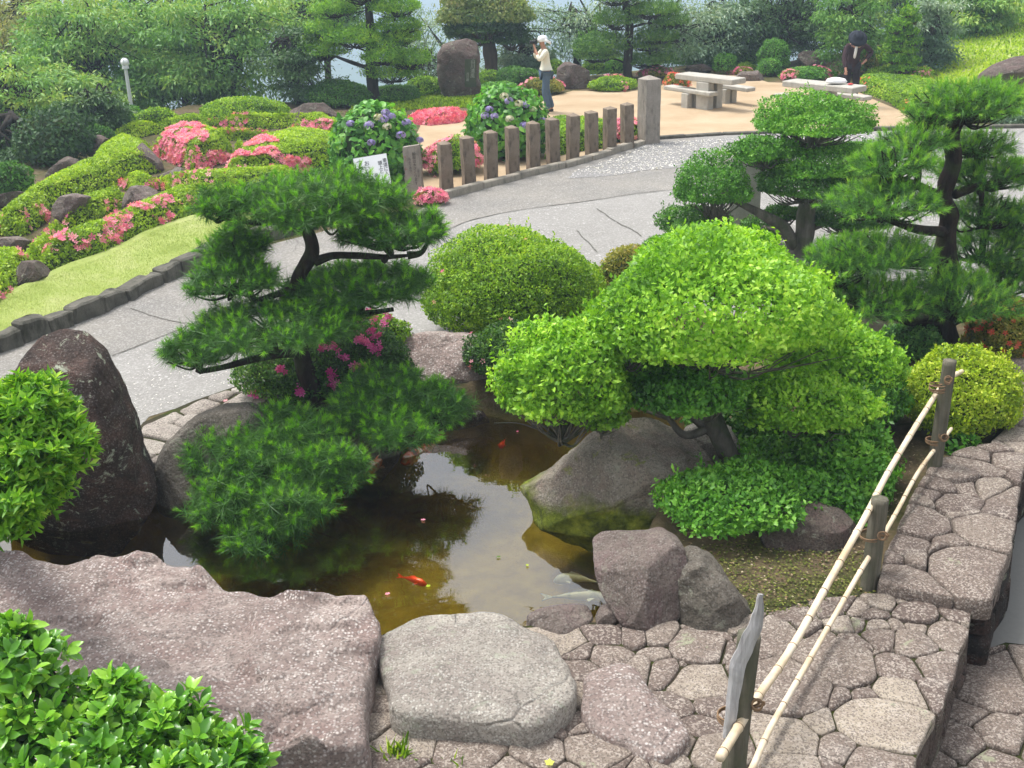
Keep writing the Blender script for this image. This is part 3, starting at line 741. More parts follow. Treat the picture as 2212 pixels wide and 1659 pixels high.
# masonry faces under the two paved levels
def masonry(name, pts, z0, z1, ln, seed, mat, off=.07):
    rr = np.random.RandomState(seed); S = spline(GS(pts, z1), 200); d = np.r_[0, np.cumsum(np.linalg.norm(np.diff(S, axis=0), axis=1))]
    at = lambda s: np.array([np.interp(s, d, S[:, i]) for i in range(3)])
    mb = MB(); z = z0
    while z < z1 - .03:
        hh = min(rr.uniform(.16, .26), z1 - z); s = -rr.rand() * ln
        while s < d[-1]:
            L = ln * rr.uniform(.5, 1.4); a = at(max(s, 0)); b = at(min(s + L, d[-1])); s += L
            if np.linalg.norm(b - a) < .05: continue
            v = b - a; c = (a + b) / 2; nn = np.array([v[1], -v[0], 0]) / np.linalg.norm(v)
            c = c - nn * (off + rr.rand() * .015)
            mb.box((c[0], c[1], z + hh / 2), (np.linalg.norm(v) - .008, .16, hh - .008), math.atan2(v[1], v[0]), bev=.03)
        z += hh
    o = mb.build(name, mat); subdiv(o, 2); roughen(o, .016, 8, seed); return tag(o, kind='structure')
masonry('paving_edge', [(2160, 1262), (2146, 1298), (2060, 1288), (1980, 1276), (1898, 1258)][::-1], -.02, .10, .4, 5, M_RKB)
masonry('paving_edge', [(2146, 1296), (2162, 1232), (2190, 1190), (2197, 1120), (2214, 1010), (2302, 940)], -.47, .10, .5, 6, M_RKD)
masonry('paving_edge', [(1905, 1790), (1960, 1660), (1988, 1614), (2033, 1526), (2053, 1473), (2069, 1416), (2089, 1363), (2103, 1305)], -.47, -.02, .35, 7, M_RKF)
for k, (p, q, zt) in enumerate((([(2145, 1290), (2158, 1232), (2186, 1190), (2192, 1120), (2208, 1010), (2290, 935), (2180, 780), (2178, 900), (2130, 965), (2060, 985), (2010, 1030), (1970, 1090), (1930, 1170), (1908, 1248)], -.37, .045), ([(1898, 1784), (1953, 1659), (1982, 1612), (2027, 1524), (2047, 1471), (2063, 1414), (2083, 1361), (2097, 1303), (1900, 1300), (1800, 1400)], -.37, -.035))):
    o = sheet('paving_core', GS(p, zt), zt, M_GAP); 
SP = [(2158, 1479, 85, .5), (2108, 1540, 30), (2078, 1599, 45), (2180, 1580, 60), (2028, 1645, 30), (2158, 1645, 50), (2205, 1530, 30), (2120, 1510), (2250, 1480, 70), (2250, 1600, 60), (2000, 1690, 30), (2090, 1700, 60), (2210, 1710, 60), (2106, 1440)]
sheet('joint_soil', LOWP + (LOWP - LOWP.mean(0)) * .06, -.447, M_GAP)
paving('stone_paving', SP, [(2078, 1412), (2110, 1400), (2180, 1392), (2330, 1405), (2330, 1780), (1880, 1780), (1980, 1650), (2045, 1540), (2065, 1470)], -.41, .008, M_PAVE, 31, thick=.08)
SL = [(350, 900, 20), (427, 875, 30), (480, 893, 35), (535, 860, 35), (480, 850), (373, 936, 30), (333, 960, 20), (350, 1000, 30), (423, 915, 25), (300, 990), (400, 970, 20), (560, 900, 20), (450, 940), (520, 835, 10), (370, 1040, 20)]
RL = [(275, 960), (310, 915), (420, 868), (530, 830), (590, 850), (600, 900), (560, 940), (450, 950), (400, 985), (340, 1000), (280, 990)]
sheet('joint_soil', GS(RL), .014, M_GAP)
paving('stone_paving', SL, RL, .035, .014, M_PAVG, 41, thick=.05)

# ---------------------------------------------------------------- rocks
def boulder(name, outline, base, depth, mat, label, seed=0, zb=0.0, dz=0.0, facets=9, pw=2.6, rough=.045, nu=150, nv=60, group=None, squash=None, skew=0.0, cat='rock', vert=False):
    Zc = Zg(base[0], base[1], zb) + dz
    O = np.array([Q(a, b, Zc) for a, b in outline]); ax = R_; ay = U_
    if vert: yb = (G(base[0], base[1], zb)[1] + dz); O = np.array([PY(a, b, yb) for a, b in outline]); ax = np.array([1., 0, 0]); ay = np.array([0, 0, 1.])
    c3 = O.mean(0); P = np.stack([(O - c3) @ ax, (O - c3) @ ay], -1)
    P = densify(chaikin(densify(P, .08), 2), .01)
    ang = np.arctan2(P[:, 1], P[:, 0]); rad = np.linalg.norm(P, axis=1); o_ = np.argsort(ang)
    th = np.linspace(-math.pi, math.pi, nu, endpoint=False)
    rt = np.interp(th, ang[o_], rad[o_], period=2 * math.pi)
    fh = nrm(np.array([F_[0], F_[1], 0 if vert else F_[2] * .55]))
    rr = np.random.RandomState(seed); sc = rad.max(); V = []
    sv = np.linspace(-1, 1, nv)
    for s in sv:
        k = (1 - abs(s) ** pw) ** (1 / pw) if abs(s) < 1 else 0.004
        k = max(k, .004)
        V.append(c3 + (np.cos(th) * rt * k)[:, None] * ax + (np.sin(th) * rt * k)[:, None] * ay + fh * (s * depth / 2) + ax * (skew * s))
    V = np.vstack(V)
    for i in range(facets):
        n = nrm(rr.normal(size=3) + np.array([0, -.9, .5])); pr = (V - c3) @ n; lim = np.percentile(pr, 99.5) * rr.uniform(.66, .90)
        ex = np.clip(pr - lim, 0, None); V = V - n * (ex * .93)[:, None]
    d = nrm(V - c3)
    V = V + d * (rough * sc * (1.3 * fbm(V, 3.2 / sc, seed, 4) - .55 * np.abs(fbm(V, 7 / sc ** .5, seed + 3, 4)) + .3 * fbm(V, 20, seed + 8, 3)))[:, None]
    F = []
    for i in range(nv - 1):
        for j in range(nu):
            q = (j + 1) % nu; F.append((i * nu + j, i * nu + q, (i + 1) * nu + q, (i + 1) * nu + j))
    loc = np.array([c3[0], c3[1], V[:, 2].min()])
    me = arr_mesh(name, V - loc, np.array(F)); o = new_obj(name, me, None, mat, True); o.location = loc
    return tag(o, label, cat, group)
def slab(name, outline, z, thick, mat, label, seed=0, bev=.05, dome=.03, rough=.03, tilt=(0, 0), group=None, top_n=26):
    O = np.array([G(a, b, z)[:2] for a, b in outline]); O = densify(chaikin(densify(O, .16), 2), .018); top_n = int(top_n * 2)
    P3 = np.c_[O, np.zeros(len(O))]; O = O + np.stack([fbm(P3, 5, seed + 1, 3), fbm(P3, 5, seed + 6, 3)], -1) * .03
    V, F = ring_stone(O, z, thick, bev, None, seed, dome=dome, top_n=top_n, rough=0, tilt=tilt)
    V[:, 2] += -.35 * rough * np.abs(fbm(V, 9, seed + 21, 5)) + rough * (fbm(V, 1.6, seed, 5) + .0) + rough * .35 * np.abs(fbm(V, 5, seed + 4, 4))
    for q, (f_, a_) in enumerate(((1.1, .55), (1.7, .45), (2.6, .3))):
        step = fbm(V * [1, 1.8, 1], f_, seed + 9 + q * 5, 4); V[:, 2] += rough * a_ * np.clip(step * 30 / f_, -1, 1)
    V[:, :2] += .02 * np.stack([fbm(V, 8, seed + 12, 3), fbm(V, 8, seed + 15, 3)], -1)
    loc = np.array([*O.mean(0), z - thick]); me = bpy.data.meshes.new(name); me.from_pydata((V - loc).tolist(), [], [tuple(dict.fromkeys(f)) for f in F])
    o = new_obj(name, me, None, mat, True); o.location = loc
    return tag(o, label, 'rock', group)
slab('flat_rock', [(-160, 1180), (40, 1176), (95, 1190), (140, 1209), (190, 1190), (300, 1194), (420, 1210), (480, 1234), (560, 1258), (700, 1268), (780, 1280), (806, 1325), (812, 1370), (800, 1410), (796, 1500), (802, 1570), (785, 1600), (700, 1612), (600, 1616), (450, 1660), (300, 1730), (-160, 1760)], .30, .62, M_RK, 'huge flat pinkish granite slab at the near edge of the pond', 3, bev=.05, dome=.03, rough=.068, top_n=40)
slab('flat_rock', [(815, 1372), (830, 1345), (880, 1325), (930, 1312), (1060, 1308), (1110, 1322), (1150, 1350), (1185, 1362), (1205, 1385), (1225, 1430), (1245, 1468), (1248, 1498), (1210, 1535), (1150, 1572), (1110, 1566), (1040, 1554), (980, 1548), (880, 1548), (846, 1530), (838, 1450), (822, 1410)], .17, .36, M_RK2, 'pale speckled flat boulder in the middle of the near pond edge', 7, bev=.05, dome=.05, rough=.02)
slab('flat_rock', [(1255, 1458), (1290, 1440), (1350, 1423), (1392, 1450), (1432, 1500), (1482, 1560), (1474, 1600), (1440, 1630), (1390, 1620), (1352, 1592), (1290, 1576), (1255, 1540)], .095, .16, M_RK, 'broad rounded paving boulder among small mossy stones', 12, bev=.035, dome=.045, rough=.012)
slab('flat_rock', [(1124, 1325), (1160, 1305), (1230, 1300), (1280, 1302), (1290, 1328), (1245, 1348), (1210, 1368), (1165, 1352)], .05, .4, M_RKB, 'small flat grey stone at the water beside the pale boulder', 15, bev=.03, dome=.03, rough=.012)
boulder('standing_rock', [(45, 770), (70, 740), (120, 724), (170, 735), (212, 770), (245, 840), (282, 915), (312, 1000), (345, 1065), (360, 1110), (335, 1160), (200, 1210), (90, 1215), (30, 1170), (15, 1000), (25, 850)], (250, 1150), .95, M_RKT, 'tall dark reddish standing stone leaning at the left pond edge', 5, zb=-.3, dz=.3, facets=6, rough=.035, vert=True)
boulder('pond_rock', [(335, 1080), (338, 1000), (362, 945), (415, 900), (480, 872), (580, 865), (660, 930), (650, 1080), (520, 1150), (420, 1140), (350, 1120)], (400, 1110), .8, M_RKG, 'smooth grey boulder half hidden behind the low pine pad', 8, zb=-.3, dz=.25, rough=.025)
boulder('pond_rock', [(828, 745), (862, 722), (950, 714), (1015, 720), (1055, 735), (1066, 775), (1073, 825), (1080, 880), (1060, 905), (960, 910), (860, 890), (815, 800)], (1000, 895), .9, M_RK, 'flat topped brownish boulder behind the pond below round azalea', 21, zb=-.3, dz=.3, facets=7, rough=.04)
boulder('pond_rock', [(1070, 800), (1080, 788), (1105, 788), (1125, 800), (1120, 850), (1075, 850)], (1095, 850), .5, M_RKB, 'small stone tucked between flat topped boulder and light green tree', 23, rough=.03)
boulder('mossy_boulder', [(1078, 1096), (1100, 1066), (1145, 1040), (1195, 1018), (1262, 948), (1335, 914), (1390, 898), (1450, 902), (1510, 940), (1545, 990), (1540, 1180), (1460, 1235), (1340, 1225), (1265, 1182), (1180, 1160), (1118, 1130)], (1250, 1165), 1.15, M_RKM, 'large low dome boulder with moss at the right pond edge', 31, zb=-.3, dz=.25, facets=9, pw=2.1, rough=.055)
boulder('pond_rock', [(1278, 1175), (1300, 1158), (1390, 1158), (1440, 1154), (1475, 1178), (1484, 1250), (1492, 1330), (1440, 1364), (1370, 1356), (1335, 1335), (1310, 1290), (1285, 1230)], (1400, 1360), .6, M_RKB, 'upright squarish brown grey rock at pond corner', 37, dz=.2, facets=7, rough=.035, pw=4.5)
boulder('pond_rock', [(1430, 1195), (1490, 1186), (1550, 1222), (1605, 1290), (1648, 1352), (1590, 1388), (1480, 1376), (1450, 1300)], (1550, 1375), .7, M_RKG, 'dull mossy sloping rock right of the squarish brown rock', 41, dz=.2, rough=.07, facets=12, pw=3.5)
boulder('pond_rock', [(1636, 1150), (1690, 1098), (1760, 1082), (1822, 1102), (1852, 1135), (1842, 1170), (1790, 1200), (1700, 1205), (1650, 1188)], (1750, 1200), .6, M_RKF, 'dark brown boulder lying under the skirt of the light green tree', 43, dz=.2, rough=.03)
boulder('pond_rock', [(1284, 1338), (1300, 1310), (1330, 1296), (1348, 1330), (1346, 1356), (1290, 1358)], (1320, 1355), .25, M_RKB, 'fist sized stone wedged between flat stone and squarish rock', 47, dz=.08, rough=.03)
boulder('pond_rock', [(1462, 965), (1480, 925), (1530, 905), (1590, 925), (1640, 955), (1620, 1000), (1500, 1000)], (1550, 990), .5, M_RK2, 'pale stone showing between trunk and branches of light green tree', 49, dz=.1)
boulder('pond_rock', [(536, 882), (542, 860), (575, 850), (606, 856), (618, 876), (600, 900), (545, 902)], (575, 895), .3, M_RKG, 'small mossy block at the foot of magenta azalea', 53, dz=.1)
boulder('pond_rock', [(655, 930), (700, 888), (790, 890), (850, 920), (870, 980), (820, 1040), (700, 1040), (650, 990)], (760, 1010), .8, M_RKG, 'dark mossy bank stone under the leaning pine trunk', 55, zb=-.3, dz=.3)
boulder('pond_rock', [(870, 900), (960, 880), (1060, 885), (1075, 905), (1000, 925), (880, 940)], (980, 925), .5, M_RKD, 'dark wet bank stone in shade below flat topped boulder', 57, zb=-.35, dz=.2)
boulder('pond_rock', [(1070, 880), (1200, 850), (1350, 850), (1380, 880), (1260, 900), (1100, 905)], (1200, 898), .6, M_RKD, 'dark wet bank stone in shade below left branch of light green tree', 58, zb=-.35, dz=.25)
LB = 'rocks in the azalea bank'
boulder('garden_rock', [(608, 262), (628, 236), (660, 222), (700, 222), (722, 240), (732, 262), (700, 275), (630, 275)], (660, 272), 1.1, M_RKF, 'broad brown rock behind the left hydrangea, top of azalea bank', 61, group=LB)
boulder('garden_rock', [(286, 330), (290, 310), (303, 305), (325, 325), (345, 350), (350, 368), (320, 372), (295, 352)], (320, 372), .7, M_RKB, 'pointed grey rock left of the pink azalea cascade', 63, group=LB)
boulder('garden_rock', [(104, 380), (120, 352), (135, 334), (160, 340), (182, 358), (188, 378), (150, 395), (110, 398)], (145, 396), .8, M_RKF, 'triangular brown rock behind azaleas at the far left', 65, group=LB)
boulder('garden_rock', [(114, 474), (118, 445), (140, 422), (165, 418), (192, 424), (185, 455), (160, 480), (125, 486)], (150, 485), .8, M_RKB, 'rounded grey rock left of the middle azalea mound', 67, group=LB)
boulder('garden_rock', [(264, 450), (268, 425), (290, 400), (318, 402), (345, 416), (340, 440), (310, 460), (275, 464)], (300, 462), .9, M_RKB, 'wide grey brown rock behind the front azalea hedge', 69, group=LB)
boulder('garden_rock', [(366, 400), (366, 375), (376, 360), (392, 362), (402, 385), (398, 402)], (384, 402), .35, M_RKG, 'small upright mossy rock below pink azalea cascade', 71, group=LB)
boulder('garden_rock', [(338, 385), (350, 372), (372, 365), (385, 375), (370, 392), (350, 396)], (360, 396), .4, M_RKB, 'low pale rock leaning on small upright rock', 73, group=LB)
boulder('garden_rock', [(28, 620), (34, 580), (50, 564), (75, 563), (100, 575), (102, 595), (70, 615), (40, 632)], (65, 615), .7, M_RKF, 'grey brown rock at lawn edge lower left', 75, group=LB)
boulder('garden_rock', [(-20, 530), (0, 512), (40, 512), (64, 520), (50, 545), (0, 548)], (20, 545), .6, M_RKB, 'flat pale rock at left picture edge under pink azaleas', 77, group=LB)
boulder('garden_rock', [(-30, 440), (0, 420), (40, 412), (58, 420), (20, 450)], (10, 448), .8, M_RKF, 'brown rock at left picture edge behind azaleas', 79, group=LB)
boulder('garden_rock', [(190, 330), (200, 300), (215, 288), (235, 300), (228, 330), (200, 345)], (210, 345), .8, M_RKF, 'dark brown rock in shade of leafy shrub at left', 81, group=LB)
boulder('monument_stone', [(943, 150), (944, 118), (956, 98), (985, 86), (1010, 84), (1030, 92), (1036, 120), (1036, 160), (1042, 200), (1030, 216), (965, 217), (952, 190)], (995, 215), .7, M_RKF, 'tall dark brown monument stone with carved greenish panel', 83, facets=2, rough=.03, cat='monument', vert=True, dz=.35)
boulder('garden_rock', [(1200, 178), (1204, 148), (1220, 135), (1255, 134), (1272, 148), (1277, 190), (1240, 196), (1205, 194)], (1240, 194), .9, M_RKF, 'squat brown rock right of the photographer', 85, facets=6, rough=.03, vert=True, dz=.4)
boulder('garden_rock', [(1716, 150), (1718, 122), (1735, 110), (1765, 110), (1782, 125), (1786, 150)], (1750, 150), .8, M_RKF, 'brown rock half shaded behind the right picnic table', 87, rough=.02)
boulder('garden_rock', [(2100, 186), (2120, 160), (2150, 138), (2190, 122), (2240, 118), (2280, 130), (2290, 200), (2200, 205), (2130, 192)], (2180, 205), 1.6, M_RKF, 'large dark boulder at right edge on the grassy bank', 89, rough=.015)
boulder('garden_rock', [(1478, 150), (1485, 140), (1520, 138), (1540, 148), (1535, 158), (1480, 158)], (1510, 157), .5, M_RKF, 'low brown rock behind the left picnic table', 91)
boulder('garden_rock', [(1590, 165), (1600, 155), (1640, 152), (1665, 165), (1650, 175), (1595, 175)], (1625, 174), .5, M_RKB, 'low stones at sand edge between the picnic tables', 93)
# ---------------------------------------------------------------- shrubs
T_L = T_leaf(.58, .08); T_LN = T_leaf(.34, .06); T_N = T_needle(.05); T_B = T_big(); T_F = T_flower()
def shrub(name, label, dx, dy, rx, hp, base, mat, L=.035, cov=2.6, tmpl=None, w=.5, dr=.85, lump=.18, lf=3.4, seed=0, lo=-.55, flowers=None, group=None, cat='shrub', maxn=90000, up=.35, stems=True, zb=0.0, dz=None, fl_up=.25, shell=.2, sprigs=0, rsc=.55):
    Zb = Zg(base[0], base[1], zb); Yb = G(base[0], base[1], zb)[1]; rng = np.random.RandomState(seed + 100)
    p = Pad(dx, dy, Yb + (rx / (FPX / Zb) * dr * .75 if dz is None else dz), rx, hp, dr, .08)
    N = int(min(maxn, cov * p.area() * .62 / (L * L * w * .5)))
    P, n, u, Lm = p.sample(N, rng, lo=lo, shell=shell, lump=lump, lf=lf, seed=seed)
    if sprigs:
        k = rng.choice(len(P), sprigs); s_ = []
        for q in k:
            if n[q][2] < .1: continue
            m = 9; t = np.linspace(0, 1, m)[:, None]; a = nrm(n[q] * .6 + [0, 0, .8] + rng.normal(size=3) * .2)
            s_.append(P[q] + a * t * L * rng.uniform(1.5, 3.5))
        s_ = np.vstack(s_); P = np.vstack([P, s_]); n = np.vstack([n, np.tile([0, 0, 1.], (len(s_), 1)) + rng.normal(size=(len(s_), 3)) * .8])
    root = empty(name, (p.c[0], p.c[1], zb), label, cat, group)
    a = leaf_cloud(P, n, rng, tmpl or T_L, L, up=up, seed=seed, rsc=rsc)
    c = core_mesh(p, seed, .80, lo)
    o = merged('foliage', [a + (0,), c + (1,)], [mat, M_CORE], None); adopt(o, root)
    if stems:
        sp = []
        for i in range(7):
            t = rng.uniform(0, 6.28); r = rng.uniform(.1, .6)
            sp.append(([(p.c[0] + .08 * math.cos(t), p.c[1] + .08 * math.sin(t), zb - .03), p.c + np.array([math.cos(t) * p.r[0] * r * .6, math.sin(t) * p.r[1] * r * .6, -p.r[2] * .35]), p.c + np.array([math.cos(t) * p.r[0] * r, math.sin(t) * p.r[1] * r, p.r[2] * .1])], [.025, .015, .006]))
        adopt(tubes('stem', sp, M_BARKD, None, 6), root)
    for (fm, nf, fs, fn) in (flowers or []):
        P, n, u, Lm = p.sample(nf * 5, rng, lo=-.3, shell=.05, lump=lump, lf=lf, seed=seed)
        k = fbm(P, 2.2 / max(p.rx, .3), seed + 33, 3) > fn if fn is not None else np.ones(len(P), bool)
        P = P[k][:nf] + n[k][:nf] * L * .6; n = n[k][:nf]; m = len(P)
        rr = rng.normal(size=(m, 3)); d = n * 1.0 + rr * .35 + np.array([0, -.2, fl_up]); x = nrm(np.cross(d, rr))
        if m <= 12:
            for q in range(m): adopt(merged('flower', [inst(T_F, P[q:q + 1], x[q:q + 1], d[q:q + 1], fs * rng.uniform(.8, 1.2, 1), rng.rand(1))], [fm]), root)
        elif m: adopt(merged('flowers', [inst(T_F, P, x, d, fs * rng.uniform(.7, 1.2, m), rng.rand(m))], [fm]), root)
    return root, p
def hedge(name, label, front, back, h, mat, L=.05, cov=2.2, seed=0, pink=None, group=None, cat='azalea hedge', pmat=None, pn=0, pf=.1, lump=.10, edge=.35, w=.5, maxn=60000, ps=.05, wlump=.10):
    """a clipped mound standing on the ground between its front foot line and its back top line"""
    h = h * .72; pn = int(pn * .34); rng = np.random.RandomState(seed + 7)
    poly = np.vstack([GS(front, 0), GS(back, h * .85)])[:, :2]
    if group == AB: poly = poly + nrm(poly - poly.mean(0)) * .17
    lo = poly.min(0); hi = poly.max(0)
    ar = abs(sum(poly[i][0] * poly[(i + 1) % len(poly)][1] - poly[(i + 1) % len(poly)][0] * poly[i][1] for i in range(len(poly)))) / 2
    per = sum(np.linalg.norm(poly[i] - poly[i - 1]) for i in range(len(poly)))
    sA = ar + per * h * .8
    N = int(min(maxn, cov * sA / (L * L * w * .5)))
    def surf(n_):
        k = int(n_ * 2.6 * (hi - lo).prod() / ar) + 200
        X_ = rng.uniform(lo[0], hi[0], k); Y_ = rng.uniform(lo[1], hi[1], k); s = sdist(X_, Y_, poly); m = s > 0
        X_, Y_, s = X_[m], Y_[m], s[m]
        m = rng.rand(len(s)) < np.where(s < edge * .5, 1.0, .32); X_, Y_, s = X_[m], Y_[m], s[m]
        i_ = rng.permutation(len(s))[:n_]; X_, Y_, s = X_[i_], Y_[i_], s[i_]
        t = np.clip(s / edge, 0, 1); prof = np.sqrt(np.clip(1 - (1 - t) ** 2, 0, 1))
        hh = h * (1 + lump * 1.6 * fbm(np.stack([X_, Y_, 0 * X_], -1), 1.6, seed, 3))
        zt = hh * prof
        side = (t < .45)
        zz = np.where(side, zt * rng.uniform(.05, 1.0, len(t)) ** .8, zt)
        e = .05; gx = (sdist(X_ + e, Y_, poly) - s) / e; gy = (sdist(X_, Y_ + e, poly) - s) / e
        nn = nrm(np.stack([-gx * (1.05 - t), -gy * (1.05 - t), .12 + t], -1))
        return np.stack([X_, Y_, zz], -1) + terr0(X_, Y_)[:, None] * np.array([0, 0, 1.]), nn
    P, n = surf(N)
    P = P - n * (rng.rand(len(P)) ** 2 * .07)[:, None]
    c = np.array([*poly.mean(0), 0])
    root = empty(name, c, label, cat, group)
    a = leaf_cloud(P, n, rng, T_L, L, up=.3, seed=seed)
    # inner core
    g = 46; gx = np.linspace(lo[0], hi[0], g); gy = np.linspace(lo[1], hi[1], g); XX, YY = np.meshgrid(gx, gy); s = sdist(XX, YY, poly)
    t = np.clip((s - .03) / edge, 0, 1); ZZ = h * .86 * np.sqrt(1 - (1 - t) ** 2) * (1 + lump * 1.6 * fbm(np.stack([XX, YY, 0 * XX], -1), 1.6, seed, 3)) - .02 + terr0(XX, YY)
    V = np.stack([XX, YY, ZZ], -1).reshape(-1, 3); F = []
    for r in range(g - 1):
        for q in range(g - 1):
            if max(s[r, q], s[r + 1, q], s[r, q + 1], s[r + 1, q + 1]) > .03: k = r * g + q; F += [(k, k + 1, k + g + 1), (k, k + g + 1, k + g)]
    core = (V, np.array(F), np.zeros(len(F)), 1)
    adopt(merged('foliage', [a + (0,), core], [mat, M_CORE]), root)
    if pn:
        P, n = surf(int(pn * 6)); k = fbm(P, 1.3, seed + 55, 3) > pf
        if pink is not None:
            q = np.zeros(len(P), bool)
            r = (P - C0); zc = r @ F_; px = 1106 + (r @ R_) / zc * FPX; py = 829.5 - (r @ U_) / zc * FPX
            for (cx, cy, ra, rb) in pink: q |= (((px - cx) / (ra * 1.2)) ** 2 + ((py - cy) / (rb * 1.2)) ** 2 + .5 * fbm(P, 5, seed + 2, 2)) < 1
            k = q & (fbm(P, 7, seed + 55, 2) > (-.22 if group == AB else -.8))
        P = P[k][:pn] + n[k][:pn] * .03; n = n[k][:pn]; m = len(P); rr = rng.normal(size=(m, 3)); d = n + rr * .4 + [0, -.25, .2]; x = nrm(np.cross(d, rr))
        adopt(merged('flowers', [inst(T_F, P, x, d, ps * rng.uniform(.7, 1.25, m), rng.rand(m))], [pmat or M_PK]), root)
    return root
def terr0(X_, Y_): return terrain(X_, Y_)

AB = 'clipped azalea mounds of the left bank'
# near left azalea and camellia
def twiggy(name, label, blobs, mat, T, L, n_ros, k, seed, cat, stemmat, spread=.9, up=.5, foot=None, lo=-.2, group=None):
    """loose shrub: rosettes of k leaves at the ends of twigs spread over several blobs"""
    rng = np.random.RandomState(seed); Ps = []; Ns = []
    for (dx, dy, Z_, rx, hp) in blobs:
        p = Pad(dx, dy, Z_, rx, hp, .9, .1); P, n, u, Lm = p.sample(int(n_ros * rx * hp / 7500) + 8, rng, lo=lo, shell=.6, lump=.35, seed=seed); Ps.append(P); Ns.append(n)
    P = np.vstack(Ps); n = np.vstack(Ns); c = P.mean(0)
    ax = nrm(n * .7 + [0, 0, up] + rng.normal(size=P.shape) * .35); pos = []; d = []; zh = []; rn = []; sc = []
    base = rng.rand(len(P)); e1 = nrm(np.cross(ax, rng.normal(size=P.shape))); e2 = np.cross(ax, e1)
    for j in range(k):
        t = 2.4 * j + rng.rand(len(P)) * .5; el = spread * (1 - .55 * j / k) + rng.normal(size=len(P)) * .15
        dirr = ax * np.cos(el)[:, None] + (e1 * np.cos(t)[:, None] + e2 * np.sin(t)[:, None]) * np.sin(el)[:, None]
        pos.append(P + ax * (L * .35 * j / k)); d.append(dirr); zh.append(ax + .15 * rng.normal(size=P.shape)); rn.append(np.clip(base * .55 + .1 + .4 * j / k + .12 * rng.normal(size=len(P)), 0, 1)); sc.append(L * (1 - .35 * j / k) * rng.uniform(.75, 1.15, len(P)))
    a = inst(T, np.vstack(pos), np.vstack(d), np.vstack(zh), np.concatenate(sc), np.concatenate(rn))
    ft = np.array(foot if foot is not None else (c[0], c[1], 0.0))
    root = empty(name, ft, label, cat, group); adopt(merged('foliage', [a], [mat]), root)
    sp = []
    for i in rng.choice(len(P), min(160, len(P))):
        m = ft * .35 + c * .4 + P[i] * .25; sp.append(([ft + rng.normal(size=3) * [.12, .12, 0], m + rng.normal(size=3) * .05, P[i] * .7 + m * .3 + rng.normal(size=3) * .03, P[i]], [.012, .009, .005, .002]))
    adopt(tubes('stems', sp, stemmat, None, 5), root)
    return root
twiggy('azalea_shrub', 'bright green azalea bush with rosettes of leaves at the left edge', [(55, 900, 5.3, 100, 80), (85, 985, 5.2, 105, 85), (40, 1070, 5.1, 110, 80), (20, 1130, 5.0, 60, 55), (135, 960, 5.35, 55, 55)], M_AZN, T_leaf(.36, .10, .06), .075, 360, 7, 21, 'shrub', M_BARKD, 1.15, foot=(G(-60, 1150)[0], G(-60, 1150)[1], 0))
twiggy('camellia_shrub', 'glossy large leaved evergreen bush in the bottom left corner', [(40, 1440, 4.3, 95, 70), (60, 1540, 4.2, 150, 75), (200, 1570, 4.2, 120, 75), (310, 1560, 4.25, 120, 60), (400, 1620, 4.2, 150, 70), (120, 1660, 4.0, 200, 90), (330, 1690, 4.0, 200, 80), (505, 1650, 4.15, 75, 45), (20, 1380, 4.35, 45, 40), (255, 1500, 4.3, 40, 45)], M_CAM, T_B, .105, 70, 6, 22, 'shrub', M_BARK, 1.0, up=.7, foot=(-1.5, 3.6, .0))

# big rounded shrubs in the middle
shrub('azalea_shrub', 'large rounded yellow green azalea between the pond and the road', 1110, 628, 202, 132, (1110, 765), M_AZ, .034, 2.4, seed=1, lump=.14, maxn=70000, flowers=[(M_PK, 5, .03, None)], sprigs=260)
shrub('azalea_shrub', 'small faded pink topped azalea between round azalea and box tree', 1365, 605, 85, 75, (1370, 690), M_AZR, .034, 2.4, seed=2, flowers=[(M_RD, 60, .03, .1)])
shrub('box_shrub', 'dark green clipped shrub behind the light green tree at the road', 1478, 560, 95, 62, (1480, 640), M_BOXD, .03, 2.4, seed=3)
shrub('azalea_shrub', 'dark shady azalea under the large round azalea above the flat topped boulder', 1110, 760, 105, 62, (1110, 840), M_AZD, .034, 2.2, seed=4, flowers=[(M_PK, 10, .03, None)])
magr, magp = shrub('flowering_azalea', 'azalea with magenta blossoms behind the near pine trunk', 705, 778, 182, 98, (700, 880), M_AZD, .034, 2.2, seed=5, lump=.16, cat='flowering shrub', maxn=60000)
def hit_pad(p, hx, hy, k=1.06):
    r = ray(hx, hy); r = r / np.linalg.norm(r); o = (C0 - p.c) / p.r; q = r / p.r
    a = q @ q; b_ = 2 * o @ q; c = o @ o - k; D = b_ * b_ - 4 * a * c
    return C0 + r * ((-b_ - math.sqrt(max(D, 0))) / (2 * a))
rg = np.random.RandomState(12)
for (fx, fy) in [(787, 676), (778, 688), (765, 702), (808, 690), (800, 716), (775, 731), (790, 738), (812, 726), (820, 748), (800, 750), (700, 750), (714, 748), (605, 800), (718, 806), (722, 832), (768, 797), (784, 795), (548, 850), (650, 846), (742, 770), (830, 702), (838, 684), (760, 684)]:
    m = 7; P = hit_pad(magp, fx, fy, 1.16) + rg.normal(size=(m, 3)) * .022; n_ = nrm(np.array([0, -.7, .6]) + rg.normal(size=(m, 3)) * .5)
    adopt(merged('blossom_cluster', [inst(T_F, P, nrm(np.cross(n_, rg.normal(size=(m, 3)))), n_, .036 * rg.uniform(.8, 1.2, m), rg.rand(m))], [M_MG]), magr)
shrub('flowering_azalea', 'lime green end of azalea hedge beside the magenta azalea', 800, 725, 85, 52, (800, 790), M_AZ, .034, 2.0, seed=6, flowers=[(M_MG, 30, .04, .0)], cat='flowering shrub', dz=-.1)
shrub('golden_shrub', 'golden yellow green ball shaped shrub right of the bamboo rail post', 2078, 855, 124, 106, (2078, 968), M_GOLD, .032, 2.6, seed=7, lump=.1, maxn=60000, sprigs=120)
